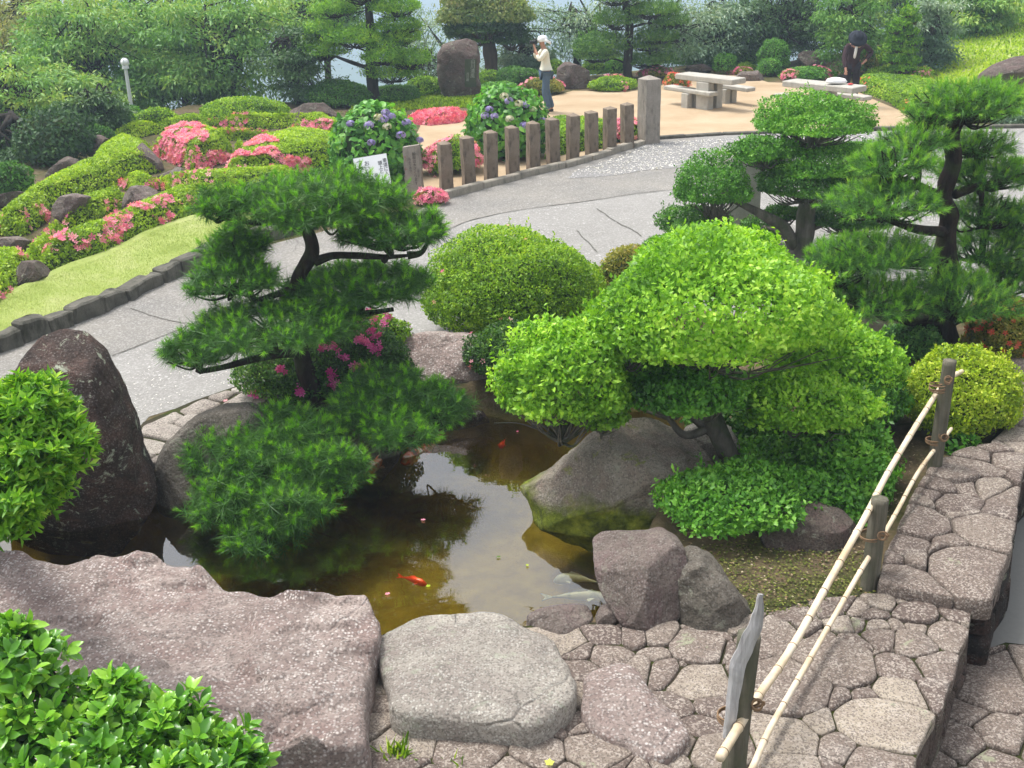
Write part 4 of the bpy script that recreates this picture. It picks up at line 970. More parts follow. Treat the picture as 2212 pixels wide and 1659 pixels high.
shrub('flowering_azalea', 'azalea with coral red flowers at the right edge above the golden ball', 2195, 715, 112, 82, (2180, 795), M_AZR, .034, 2.4, seed=8, flowers=[(M_RD, 130, .034, .0)], cat='flowering shrub')
shrub('juniper_shrub', 'low dark juniper under the right pine beside the stone slab', 1965, 740, 68, 42, (1965, 790), M_PN2, .05, 3.0, tmpl=T_LN, w=.34, seed=9)
shrub('box_shrub', 'dark shrub in shade behind the right side of the light green tree', 1860, 860, 90, 80, (1850, 930), M_BOX, .034, 2.2, seed=10)
shrub('azalea_shrub', 'yellowed twiggy shrub between the light green tree and its skirt', 1850, 880, 60, 62, (1840, 930), leafmat('yellowed_leaves', [(.15, .12, .02), (.3, .25, .03), (.45, .36, .06), (.6, .5, .12)], .35), .032, 1.2, seed=11, dz=-.15)
shrub('small_shrub', 'small broad leaved plant at the foot of the golden ball', 2075, 958, 34, 26, (2075, 985), M_HYD, .06, 1.8, seed=12, group=None, stems=False)
# ---- trees with clipped pads
def cloudtree(name, label, base, pads, trunk, limbs, mat, L=.034, cov=2.5, seed=0, bark=None, zb=0.0, lump=.24, cat='tree', group=None, tw=True, maxn=70000, trad=(.11, .05), tmpl=None):
    B = G(base[0], base[1], zb); Yb = B[1]; root = empty(name, B, label, cat, group); rng = np.random.RandomState(seed); bark = bark or M_BARKG
    tp = [B - np.array([0, 0, .1])] + [PY(a, b, Yb + dz) for a, b, dz in trunk]
    adopt(tubes('trunk', [(tp, list(np.linspace(trad[0], trad[1], len(tp))))], bark, None, 10, .2, seed), root)
    lb = []
    for (pts, r0, r1) in limbs: lb.append(([PY(a, b, Yb + dz) for a, b, dz in pts], list(np.linspace(r0, r1, len(pts)))))
    pads_ = []
    for i, (dx, dy, rx, hp, dz, m_) in enumerate(pads):
        p = Pad(dx, dy, Yb + dz, rx, hp, .8, .32); pads_.append(p)
        N = int(min(maxn, cov * p.area() * .58 / (L * L * .25)))
        P, n, u, Lm = p.sample(N, rng, lo=-.5, shell=.26, lump=lump, lf=3.4, seed=seed + i * 3); Pi, ni, _, _ = p.sample(N // 2, rng, lo=-.7, shell=.5, lump=lump, lf=3.4, seed=seed + i * 3); P = np.vstack([P, Pi]); n = np.vstack([n, ni])
        k = rng.choice(np.nonzero(n[:, 2] > .2)[0], min(max(10, int(p.area() * 22)), 120)); s_ = []
        for q in k:
            t = np.linspace(0, 1, 8)[:, None]; a = nrm(n[q] * .6 + [0, 0, .7] + rng.normal(size=3) * .25); s_.append(P[q] + a * t * L * rng.uniform(1.2, 3.4))
        s_ = np.vstack(s_); P = np.vstack([P, s_]); n = np.vstack([n, rng.normal(size=(len(s_), 3)) + [0, 0, .6]])
        a = leaf_cloud(P, n, rng, tmpl or T_L, L, up=.4, seed=seed + i)
        adopt(merged('foliage_pad', [a], [m_ or mat]), root)
        # twigs under each pad, fanning from a hub below it
        hub = p.c - np.array([0, 0, p.r[2] * .75]); near = min(tp[1:] + [q for l in lb for q in l[0]], key=lambda q: np.linalg.norm(np.array(q) - hub))
        lb.append(([near, (np.array(near) + hub) / 2 + rng.normal(size=3) * .03, hub], [.03, .022, .016]))
        for j in range(int(26 + 22 * min(p.rx, 1.2))):
            t = rng.uniform(0, 6.28); r = rng.uniform(.3, .95); e = p.c + np.array([math.cos(t) * r * p.r[0], math.sin(t) * r * p.r[1], rng.uniform(-.35, .3) * p.r[2]])
            mid = hub * .5 + e * .5 - np.array([0, 0, .08 * p.r[0]]) + rng.normal(size=3) * .03
            lb.append(([hub, mid, e], [.013, .008, .003]))
            e2 = e + rng.normal(size=3) * p.r * .16; lb.append(([mid, (mid + e2) / 2 + rng.normal(size=3) * .02, e2], [.006, .004, .002]))
    adopt(tubes('branches', lb, bark, None, 6, .15, seed + 3), root)
    return root
cloudtree('clipped_box_tree', 'large light green clipped tree with domed crown over the mossy boulder', (1600, 1000),
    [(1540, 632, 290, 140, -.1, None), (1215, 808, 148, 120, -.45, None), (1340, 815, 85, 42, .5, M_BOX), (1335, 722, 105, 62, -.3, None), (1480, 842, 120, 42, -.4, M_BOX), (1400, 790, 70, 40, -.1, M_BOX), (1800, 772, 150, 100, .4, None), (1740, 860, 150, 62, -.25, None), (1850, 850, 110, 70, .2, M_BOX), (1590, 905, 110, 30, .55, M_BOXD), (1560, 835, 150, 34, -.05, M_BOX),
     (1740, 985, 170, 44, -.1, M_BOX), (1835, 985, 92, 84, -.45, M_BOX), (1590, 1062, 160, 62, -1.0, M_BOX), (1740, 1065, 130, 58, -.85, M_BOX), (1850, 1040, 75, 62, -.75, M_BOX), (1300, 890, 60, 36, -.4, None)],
    [(1560, 950, -.1), (1525, 860, -.1), (1510, 780, -.1), (1495, 700, -.1)],
    [([(1560, 950, -.1), (1500, 900, 0), (1440, 840, -.1), (1360, 790, -.2), (1250, 800, -.4)], .05, .02), ([(1530, 880, -.1), (1620, 830, 0), (1720, 800, .1), (1790, 800, .3)], .045, .02),
     ([(1595, 985, 0), (1680, 1010, .1), (1780, 1010, 0)], .035, .015), ([(1590, 985, 0), (1600, 1050, -.3), (1620, 1070, -.5)], .03, .02), ([(1545, 920, -.1), (1480, 940, -.1), (1440, 900, -.1), (1400, 880, -.2)], .04, .015)],
    M_LIGHT, .046, 2.3, seed=31, lump=.24, maxn=75000, trad=(.10, .05))
cloudtree('cloud_pruned_holly', 'cloud pruned dark green tree with flat pads and a domed top by the road', (1728, 552),
    [(1755, 254, 127, 46, 0, None), (1650, 322, 70, 28, -.3, None), (1770, 338, 165, 34, .1, None), (1745, 392, 112, 34, -.3, M_BOXD), (1543, 400, 82, 56, -.5, None), (1505, 478, 78, 34, -.2, M_BOXD), (1842, 462, 92, 36, .1, M_BOXD), (1695, 458, 46, 16, .3, M_BOXD), (1895, 590, 78, 48, -.3, M_BOXD), (1640, 500, 55, 28, .5, M_BOXD), (1900, 400, 70, 30, .6, M_BOXD)],
    [(1735, 500, 0), (1745, 440, 0), (1748, 380, 0), (1750, 320, 0), (1752, 290, 0)],
    [([(1715, 530, 0), (1690, 490, -.1), (1650, 465, -.3), (1600, 440, -.4), (1560, 420, -.5)], .09, .04), ([(1735, 500, 0), (1790, 480, 0), (1840, 470, 0)], .05, .02), ([(1725, 540, 0), (1680, 500, .1), (1650, 490, .3)], .04, .02), ([(1728, 545, 0), (1800, 560, -.1), (1880, 590, -.3)], .05, .02)],
    M_BOX, .038, 1.8, seed=41, lump=.26, trad=(.14, .07), maxn=45000)

def pine(name, label, base, pads, trunk, limbs, mo, mn, seed=0, zb=0.0, dens=1.0, oldL=.12, newL=.05, nold=26, nnew=20, trad=(.12, .06), tuft=.075, bark=None, cat='pine tree', group=None, wn=.035, hk=1.0, rk=1.0):
    B = G(base[0], base[1], zb); Yb = B[1]; root = empty(name, B, label, cat, group); rng = np.random.RandomState(seed); bark = bark or M_BARK
    tp = [B - np.array([0, 0, .1])] + [PY(a, b, Yb + dz) for a, b, dz in trunk]
    adopt(tubes('trunk', [(tp, list(np.linspace(trad[0], trad[1], len(tp))))], bark, None, 12, .35, seed), root)
    lb = []; hubs = list(tp[1:])
    for (pts, r0, r1) in limbs:
        q = [PY(a, b, Yb + dz) for a, b, dz in pts]; lb.append((q, list(np.linspace(r0, r1, len(q))))); hubs += q
    TN = T_needle(wn); TY = T_needle(wn * 1.7)
    for i, pd in enumerate(pads):
        dx, dy, rx, hp, dz = pd[:5]; hp *= hk; rx *= rk
        p = Pad(dx, dy, Yb + dz, rx, hp, .85, .25)
        N = int(max(12, dens * p.area() * .55 / tuft ** 2))
        P, n, u, Lm = p.sample(N, rng, lo=-.22, shell=.42, lump=.22, lf=3.2, seed=seed + i * 3)
        lowk = n[:, 2] < .15
        ax = nrm(n * np.array([1, 1, .4]) * .75 + np.array([0, 0, .75]) + rng.normal(size=P.shape) * .22)
        ax[lowk] = nrm(n[lowk] * np.array([1, 1, .3]) + np.array([0, 0, .05]) + rng.normal(size=(lowk.sum(), 3)) * .2)
        m = len(P); e1 = nrm(np.cross(ax, rng.normal(size=P.shape))); e2 = np.cross(ax, e1)
        def ndl(cnt, L, emin, emax, off0, off1):
            t = rng.uniform(0, 6.28, (m, cnt)); el = rng.uniform(emin, emax, (m, cnt)); off = rng.uniform(off0, off1, (m, cnt))
            d = ax[:, None] * np.cos(el)[..., None] + (e1[:, None] * np.cos(t)[..., None] + e2[:, None] * np.sin(t)[..., None]) * np.sin(el)[..., None]
            P_ = P[:, None] + ax[:, None] * off[..., None]
            sz = (L * rng.uniform(.75, 1.15, (m, cnt)) * rng.uniform(.65, 1.3, (m, 1))).ravel()
            r_ = np.clip(rng.rand(m, 1) * .5 + rng.rand(m, cnt) * .45, 0, 1).ravel()
            return inst(TN if L == oldL else TY, P_.reshape(-1, 3), d.reshape(-1, 3), rng.normal(size=(m * cnt, 3)), sz, r_)
        old = ndl(nold, oldL, .85, 1.9, -.07, .02)
        yk = np.repeat(rng.rand(m) < .72, nnew)
        young = ndl(nnew, newL, .15, .9, .0, newL * 1.1)
        young = (young[0].reshape(-1, 3, 3)[yk].reshape(-1, 3), np.arange(yk.sum() * 3).reshape(-1, 3), young[2][yk])
        parts = [old + (0,), young + (1,)]
        adopt(merged('needle_pad', parts, [mo, mn]), root)
        hub = p.c - np.array([0, 0, p.r[2] * .55]); near = min(hubs, key=lambda q: np.linalg.norm(np.array(q) - hub))
        lb.append(([near, (np.array(near) * .5 + hub * .5) + rng.normal(size=3) * .04, hub], [.035, .025, .018]))
        for j in rng.choice(m, min(m, int(24 + 34 * min(p.rx, 1.4)))):
            e = P[j]; mid = hub * .5 + e * .5 - np.array([0, 0, .06 * p.rx]) + rng.normal(size=3) * .035
            lb.append(([hub, mid, e], [.014, .010, .005]))
    adopt(tubes('branches', lb, bark, None, 6, .2, seed + 3), root)
    return root
pine('black_pine', 'spreading dark green pine with leaning trunk over the pond', (700, 892),
    [(690, 430, 188, 62, .1), (478, 442, 62, 34, -.1), (845, 500, 108, 40, 0), (930, 482, 38, 26, .1), (512, 530, 72, 42, .1), (505, 598, 108, 42, -.2), (775, 612, 162, 48, .1), (590, 692, 180, 46, -.35), (430, 752, 86, 36, -.5), (835, 845, 112, 50, -.3), (800, 895, 90, 55, -.6), (938, 878, 82, 52, -.5), (865, 930, 80, 42, -.85), (600, 925, 125, 52, -.9), (490, 985, 95, 62, -1.1), (600, 1010, 130, 68, -1.25), (715, 1010, 85, 60, -1.2), (500, 1080, 98, 55, -1.5), (620, 1090, 95, 60, -1.6), (570, 1150, 90, 45, -1.75)],
    [(672, 834, 0), (652, 780, 0), (643, 720, 0), (640, 660, 0), (648, 600, 0), (672, 550, 0), (668, 510, 0), (650, 470, 0)],
    [([(645, 760, 0), (600, 765, -.2), (550, 775, -.3), (483, 793, -.4), (430, 803, -.5)], .05, .02), ([(680, 565, 0), (720, 552, 0), (767, 552, 0), (830, 555, 0), (880, 552, 0)], .045, .015), ([(645, 620, 0), (600, 635, -.1), (550, 650, -.2)], .045, .02), ([(640, 680, 0), (760, 680, 0), (850, 668, .1)], .045, .02), ([(690, 870, 0), (760, 880, -.3), (840, 890, -.5)], .05, .02), ([(690, 880, 0), (660, 940, -.6), (610, 1010, -1.1), (590, 1060, -1.3)], .06, .03)],
    M_PN, M_PC, seed=51, trad=(.088, .05), dens=1.4, nold=48, nnew=46, wn=.042)
pine('red_pine', 'tall pine with dark trunk and layered soft green pads at the right', (2050, 758),
    [(2085, 222, 100, 42, 0), (2165, 208, 62, 26, .2), (2005, 252, 40, 22, -.1), (1978, 302, 72, 27, -.2), (2110, 312, 72, 25, .3), (1930, 348, 88, 33, -.4), (2128, 375, 98, 34, .3), (1912, 432, 110, 38, -.6), (2125, 455, 80, 36, .3), (1885, 542, 125, 34, -.6), (2125, 530, 95, 36, .35), (1800, 585, 60, 34, -.7), (1880, 640, 120, 38, -.7), (2060, 640, 120, 50, -.5), (2170, 600, 70, 46, .2), (2200, 480, 60, 40, .4)],
    [(2042, 690, 0), (2045, 620, 0), (2040, 540, 0), (2048, 470, 0), (2038, 420, 0), (2062, 350, 0), (2058, 290, 0), (2085, 245, 0), (2080, 225, 0)],
    [([(2030, 425, 0), (1980, 400, -.2), (1920, 375, -.3)], .05, .02), ([(2045, 500, 0), (1980, 495, -.2), (1900, 470, -.4)], .06, .02), ([(2035, 690, 0), (1960, 690, -.2), (1870, 650, -.5), (1790, 590, -.7)], .08, .025), ([(2060, 420, 0), (2120, 400, .1), (2200, 380, .1)], .05, .02), ([(2062, 690, 0), (2130, 660, .1), (2190, 610, .2)], .06, .02), ([(2040, 560, 0), (1970, 570, -.3), (1890, 560, -.5)], .05, .02), ([(2085, 250, 0), (2040, 240, 0), (2010, 225, 0)], .06, .02)],
    M_PN2, M_PC2, seed=61, trad=(.135, .06), dens=2.3, hk=1.12, rk=1.12, oldL=.09, newL=.055, nold=24, nnew=32, tuft=.085, wn=.045)

# ---- hydrangeas
def hydrangea(label, dx, dy, rx, hp, base, heads, seed):
    root, p = shrub('hydrangea', label, dx, dy, rx, hp, base, M_HYD, .13, 3.2, tmpl=T_big(.62, .05, .2), w=.62, dr=.9, lump=.12, seed=seed, lo=-.75, up=.15, cat='hydrangea', shell=.3)
    rng = np.random.RandomState(seed)
    for (hx, hy, kind) in heads:
        r = ray(hx, hy); r = r / np.linalg.norm(r); o = (C0 - p.c) / p.r; d = r / p.r     # where the sight line enters the dome
        a = d @ d; b = 2 * o @ d; c = o @ o - 1.06; D = b * b - 4 * a * c
        q = C0 + r * ((-b - math.sqrt(D)) / (2 * a) if D > 0 else -b / (2 * a))
        R = rng.uniform(.065, .085); m = 70; u = nrm(rng.normal(size=(m, 3))); u = u[u[:, 2] > -.5]; m = len(u)
        x = nrm(np.cross(u, rng.normal(size=(m, 3)))); a_ = inst(T_flower(4, .9, .15), q + u * R * [1, 1, .75], x, u, .026, rng.rand(m))
        adopt(merged('flower_head', [a_], [M_HB if kind else M_HW]), root)
hydrangea('hydrangea bush with lilac heads behind the white sign', 812, 318, 98, 92, (812, 395), [(757, 267, 1), (833, 243, 1), (846, 251, 1), (817, 254, 0), (828, 257, 1), (878, 265, 1), (797, 270, 1), (836, 274, 0), (866, 292, 1), (802, 308, 1), (906, 303, 1)], 71)
hydrangea('hydrangea bush with lilac heads behind the stone posts', 1096, 276, 90, 84, (1096, 352), [(1057, 236, 1), (1048, 250, 1), (1068, 251, 1), (1099, 218, 1), (1089, 208, 0), (1134, 226, 1), (1172, 262, 1), (1132, 271, 1), (1121, 224, 0), (1152, 237, 0), (1101, 257, 0)], 72)

# ---- azalea bank on the left and hedges round the sand
AB = 'clipped azalea mounds of the left bank'
def ab(label, front, back, h, seed, pn=0, pink=None, mat=None, **k): return hedge('azalea_hedge', label, front, back, h, mat or M_AZB, k.pop('L', .05), k.pop('cov', 2.0), seed, pink=pink, pn=pn, group=k.pop('group', AB), **k)
ab('long front azalea hedge along the lawn with pink flowers on its face', [(95, 592), (170, 567), (240, 547), (310, 507), (380, 482), (412, 468), (430, 445), (520, 430)], [(560, 395), (500, 388), (420, 395), (360, 405), (300, 440), (220, 470), (150, 492), (110, 510), (88, 545)], .5, 1, 1300, [(255, 480, 22, 16), (305, 462, 28, 18), (345, 465, 20, 12), (240, 510, 22, 18), (140, 512, 26, 10), (180, 530, 22, 10), (120, 540, 20, 8), (370, 435, 40, 10), (210, 515, 14, 10)])
ab('long sweeping azalea band from the left edge up to the pointed rock', [(-60, 515), (0, 505), (65, 503), (105, 478), (118, 445), (190, 422), (230, 408), (265, 392), (330, 376), (326, 356), (284, 328)], [(322, 290), (290, 284), (245, 290), (205, 315), (178, 350), (100, 378), (50, 410), (0, 445), (-60, 470)], .6, 2, 1000, [(70, 475, 38, 22), (20, 480, 20, 14), (100, 490, 20, 14)])
ab('small rounded azalea mound between two grey rocks', [(118, 498), (200, 482), (262, 457), (272, 440)], [(265, 408), (230, 404), (180, 425), (138, 455)], .5, 4, 160, [(240, 440, 12, 12), (140, 478, 14, 8)])
ab('low azalea mound with salmon edge above the grey rock', [(262, 405), (300, 412), (335, 410), (356, 402)], [(350, 386), (310, 372), (258, 384)], .35, 5, 260, [(265, 398, 12, 9), (340, 400, 22, 8)])
ab('thin azalea strip with salmon flowers joining the lower left hedges', [(50, 560), (98, 562), (128, 520)], [(125, 490), (85, 498), (45, 532)], .42, 6, 380, [(100, 492, 26, 9), (65, 535, 16, 16)])
ab('azalea hedge corner at the lower left picture edge', [(-60, 690), (0, 658), (32, 622), (62, 580), (60, 560)], [(45, 532), (0, 528), (-60, 540)], .5, 7, 260, [(50, 545, 14, 12), (5, 640, 25, 12)])
ab('azalea mound cascading with dense pink blossom', [(338, 305), (350, 335), (392, 354), (420, 368), (470, 352), (508, 328)], [(525, 300), (440, 266), (380, 270), (342, 284)], .75, 8, 4200, [(400, 292, 44, 20), (360, 325, 22, 24), (385, 345, 22, 20), (410, 318, 26, 26), (430, 345, 30, 18), (470, 340, 22, 10), (390, 370, 18, 12)])
ab('long curved azalea band topped with pink blossom behind the pine top', [(405, 375), (432, 402), (480, 393), (560, 386), (650, 374), (718, 367)], [(740, 290), (640, 283), (560, 300), (520, 322), (470, 358), (425, 352)], .62, 9, 4400, [(440, 370, 30, 18), (480, 362, 32, 12), (520, 345, 26, 16), (570, 348, 40, 16), (620, 350, 40, 12), (545, 305, 44, 10), (580, 335, 24, 12), (600, 372, 60, 8), (640, 368, 30, 8)])
ab('upper azalea band dotted with salmon flowers below the broad rock', [(410, 300), (520, 303), (640, 293), (735, 292)], [(735, 266), (600, 258), (520, 262), (440, 262)], .6, 10, 700, [(500, 275, 40, 8), (600, 280, 50, 8), (690, 270, 30, 8)])
ab('low green azalea carpet under the two dome shrubs', [(225, 320), (290, 292), (345, 288), (430, 275)], [(430, 258), (330, 262), (240, 280)], .5, 16)
ab('low green azalea carpet below the wide clipped dome', [(430, 285), (560, 275), (700, 272)], [(720, 255), (600, 248), (430, 255)], .5, 17, 200)
ab('azalea carpet between the cascade and the front hedge', [(340, 400), (420, 400), (520, 395), (620, 385)], [(620, 372), (500, 380), (440, 385), (400, 378)], .4, 18, 160)
ab('narrow azalea ridge with salmon tint right of the broad rock', [(690, 300), (730, 296), (745, 280)], [(735, 258), (700, 262)], .5, 11, 120, mat=M_AZR)
ab('strip of vivid pink azalea before the monument stone', [(880, 265), (925, 272), (985, 266), (1030, 252)], [(1030, 236), (960, 236), (885, 242)], .35, 12, 3000, [(955, 250, 90, 30)], ps=.06, mat=M_AZ, group=None, pmat=leafmat('bright_pink_petals', [(.75, .12, .24), (.82, .2, .32), (.86, .3, .4), (.88, .4, .46)], .35, .6, .2), cov=1.6)
ab('clipped green hedge directly behind the stone posts', [(1182, 345), (1230, 332), (1300, 322), (1345, 305)], [(1345, 262), (1300, 256), (1180, 250)], .55, 13, mat=M_AZ, group=None)
ab('low strip of yellow green azalea left of the second hydrangea', [(905, 345), (960, 330), (1020, 318)], [(1020, 290), (960, 298), (905, 318)], .3, 14, mat=M_AZB, group=None)
ab('long clipped hedge along the sand at the far right', [(1845, 196), (1880, 206), (1920, 222), (1955, 246), (1985, 262), (2060, 270), (2120, 266)], [(2140, 215), (2060, 180), (2000, 162), (1900, 155), (1850, 160)], .42, 15, 160, [(1885, 190, 14, 8), (1958, 226, 10, 9), (1870, 178, 12, 8)], mat=M_AZ, group=None, pmat=M_RD, cov=1.8)
FB = 'small azaleas round the sandy clearing'
def fs(label, dx, dy, rx, hp, mat, seed, fl=None, L=.05, name='azalea_shrub', cat='shrub', lo=-.5, group=FB, **k):
    shrub(name, label, dx, dy, rx, hp, (dx, dy + hp * .92), mat, L, 1.9, seed=seed, flowers=fl, group=group, cat=cat, maxn=12000, stems=False, lo=lo, **k)
pk = lambda n_, f=0.1: [(M_PK, n_, .045, f)]
fs('pink flowered azalea behind the second small stone post', 978, 342, 66, 42, M_AZ, 101, pk(520, -.35), L=.045)
fs('small pink flowered azalea at the kerb end beside the carved stone', 930, 428, 30, 20, M_AZR, 102, pk(160, -.6), L=.04)
fs('pink azalea between the last stone posts and the big pillar', 1358, 284, 42, 26, M_AZ, 103, pk(420, -.5))
fs('reddish green azalea behind the photographer legs', 1170, 188, 46, 20, M_AZR, 104, pk(90, .1))
fs('dark green shrub just left of the photographer waist', 1118, 166, 48, 22, M_BOXD, 105)
fs('green shrub between the photographer and the squat rock', 1197, 150, 26, 20, M_AZ, 106)
fs('lime green shrub behind the squat brown rock', 1285, 150, 32, 18, M_AZ, 107)
fs('dark rounded shrub left of the far pine trunk', 1332, 148, 28, 20, M_BOX, 108)
fs('low azalea with salmon flowers right of the squat rock', 1322, 183, 50, 17, M_AZ, 109, pk(110, .1))
fs('low orange tinged azalea behind the left picnic bench', 1418, 157, 36, 13, M_AZR, 110, pk(70, .1))
fs('small azalea with red flowers under the left picnic table', 1462, 178, 28, 18, M_AZR, 111, [(M_RD, 110, .045, -.2)])
fs('bushy green shrub left of the monument stone', 918, 190, 40, 24, M_AZ, 112)
fs('low green shrubs at the foot of the left far pine', 850, 205, 60, 20, M_BOXD, 113)
fs('clipped dark hedge under the left far pine', 735, 205, 75, 32, M_BOXD, 114, L=.055)
fs('wide clipped green dome at the top of the azalea bank', 525, 242, 94, 34, M_AZ, 115, L=.055)
fs('dark green dome shrub at the foot of the lamp post', 265, 260, 55, 29, M_BOX, 116, L=.055)
fs('lighter loose dome right of the lamp post', 338, 262, 48, 27, M_AZ, 117, L=.055)
fs('green hedge under the trees behind the left picnic table', 1520, 128, 62, 18, M_BOXD, 118)
fs('conical olive shrub behind the gap between the tables', 1565, 140, 26, 24, M_BOX, 119)
fs('green hedge behind the olive shrubs', 1615, 130, 40, 18, M_BOXD, 120)
fs('tiny lime azalea between the two conical shrubs', 1610, 145, 22, 9, M_AZ, 121)
fs('tall conical olive shrub left of the shaded brown rock', 1672, 126, 36, 38, M_BOX, 122)
fs('round olive shrub in front of the conical one', 1662, 148, 26, 20, M_BOX, 123)
fs('flat azalea with pink ends behind the right picnic table', 1745, 160, 60, 15, M_BOX, 124, pk(90, .1))
fs('small azalea with pink flowers left of right picnic table', 1708, 164, 20, 11, M_AZR, 125, pk(90, -.2))
fs('low salmon azalea at the back edge of the sand', 1600, 155, 26, 8, M_AZR, 126, pk(60, -.1))
fs('rusty azalea behind the bending person', 1870, 140, 26, 22, M_AZR, 127, pk(60, .1))
fs('yellow green shrub behind the bending person', 1890, 125, 40, 24, M_AZ, 128)
fs('low dark juniper right of the long hedge under the pine', 2195, 252, 60, 20, M_BG4, 129)
fs('small clipped shrub under the little cloud tree', 1905, 160, 32, 14, M_AZ, 130)
fs('small green shrub right of the little cloud tree', 1985, 160, 34, 14, M_AZ, 131, pk(20, .2))
fs('small bonsai like shrub right of the monument stone', 1055, 170, 34, 16, M_AZ, 132)
fs('lower pad of the bonsai like shrub beside the monument', 1075, 190, 42, 12, M_BOX, 133)
fs('leafy dark shrub in front of the azalea bank at far left', 120, 300, 78, 68, M_BG3, 134, L=.10, lo=-.8)
fs('brownish low shrub at the left picture edge', 20, 395, 50, 45, M_BOXD, 135, L=.07)
fs('olive ground shrub between leafy shrub and dome', 215, 298, 36, 26, M_BOXD, 136)
drape('grass_bank', [(1860, 168), (1900, 140), (1960, 120), (2040, 100), (2050, 85), (2110, 74), (2212, 62), (2500, 50), (2600, 268), (2212, 262), (2100, 262), (2000, 230), (1900, 190)], M_LAWN)
# ---------------------------------------------------------------- ground cover blades
def ground_cover(name, pts, n_, L, mat, seed, z=.0, tmpl=None, label=None):
    rng = np.random.RandomState(seed); P = GS(pts, z); lo = P.min(0); hi = P.max(0)
    X_ = rng.uniform(lo[0], hi[0], n_ * 3); Y_ = rng.uniform(lo[1], hi[1], n_ * 3); k = pip(X_, Y_, P); X_ = X_[k][:n_]; Y_ = Y_[k][:n_]; m = len(X_)
    Z_ = terrain(X_, Y_) + z; p = np.stack([X_, Y_, Z_], -1); d = rng.normal(size=(m, 3)) * .45 + [0, 0, 1]
    return tag(merged(name, [inst(tmpl or T_needle(.16), p, d, rng.normal(size=(m, 3)), L * rng.uniform(.5, 1.3, m), np.clip(.5 + .3 * rng.normal(size=m) + .3 * fbm(p, 1.2, seed, 2), 0, 1))], [mat]), label or 'short grass', 'grass', kind='stuff')
ground_cover('grass', [(-100, 770), (0, 730), (60, 708), (230, 641), (340, 596), (455, 552), (520, 520), (560, 470), (480, 468), (410, 478), (330, 503), (280, 533), (210, 563), (150, 583), (60, 622), (0, 652), (-100, 690)], 60000, .04, M_GR, 1, .05, label='short mown lawn grass')
ground_cover('grass', [(1870, 165), (1960, 125), (2050, 90), (2110, 76), (2212, 64), (2400, 60), (2400, 262), (2140, 262), (2060, 185), (1960, 165)], 26000, .09, M_AZB, 2, .02, tmpl=T_leaf(.6), label='bright green ground cover on the bank')
ground_cover('grass', [(760, 250), (880, 238), (1030, 232), (1060, 212), (1000, 205), (880, 212), (760, 225)], 9000, .09, M_AZB, 3, .0, tmpl=T_leaf(.6), label='yellow green ground cover before the monument stone')
def tuft(name, label, dx, dy, n_, L, seed, z=0.0, mat=None):
    rng = np.random.RandomState(seed); c = G(dx, dy, z); P = rng.normal(size=(n_, 3)) * [.03, .03, 0]; d = rng.normal(size=(n_, 3)) * .5 + [0, 0, .9]
    V = []; F = []; a = inst(T_leaf(.08, .01, .25), P, d, rng.normal(size=(n_, 3)), L * rng.uniform(.5, 1.2, n_), rng.rand(n_))
    o = merged(name, [a], [mat or M_AZ]); o.location = c; tag(o, label, 'grass tuft')
tuft('grass_tuft', 'grass tuft below the big slab at the bottom edge', 855, 1640, 60, .13, 5, 0)
tuft('grass_tuft', 'single thin weed by the small flat stone at the water', 1350, 1322, 9, .12, 6, .02)
tuft('grass_tuft', 'weed between bottom edge paving stones', 990, 1655, 14, .08, 7, 0)

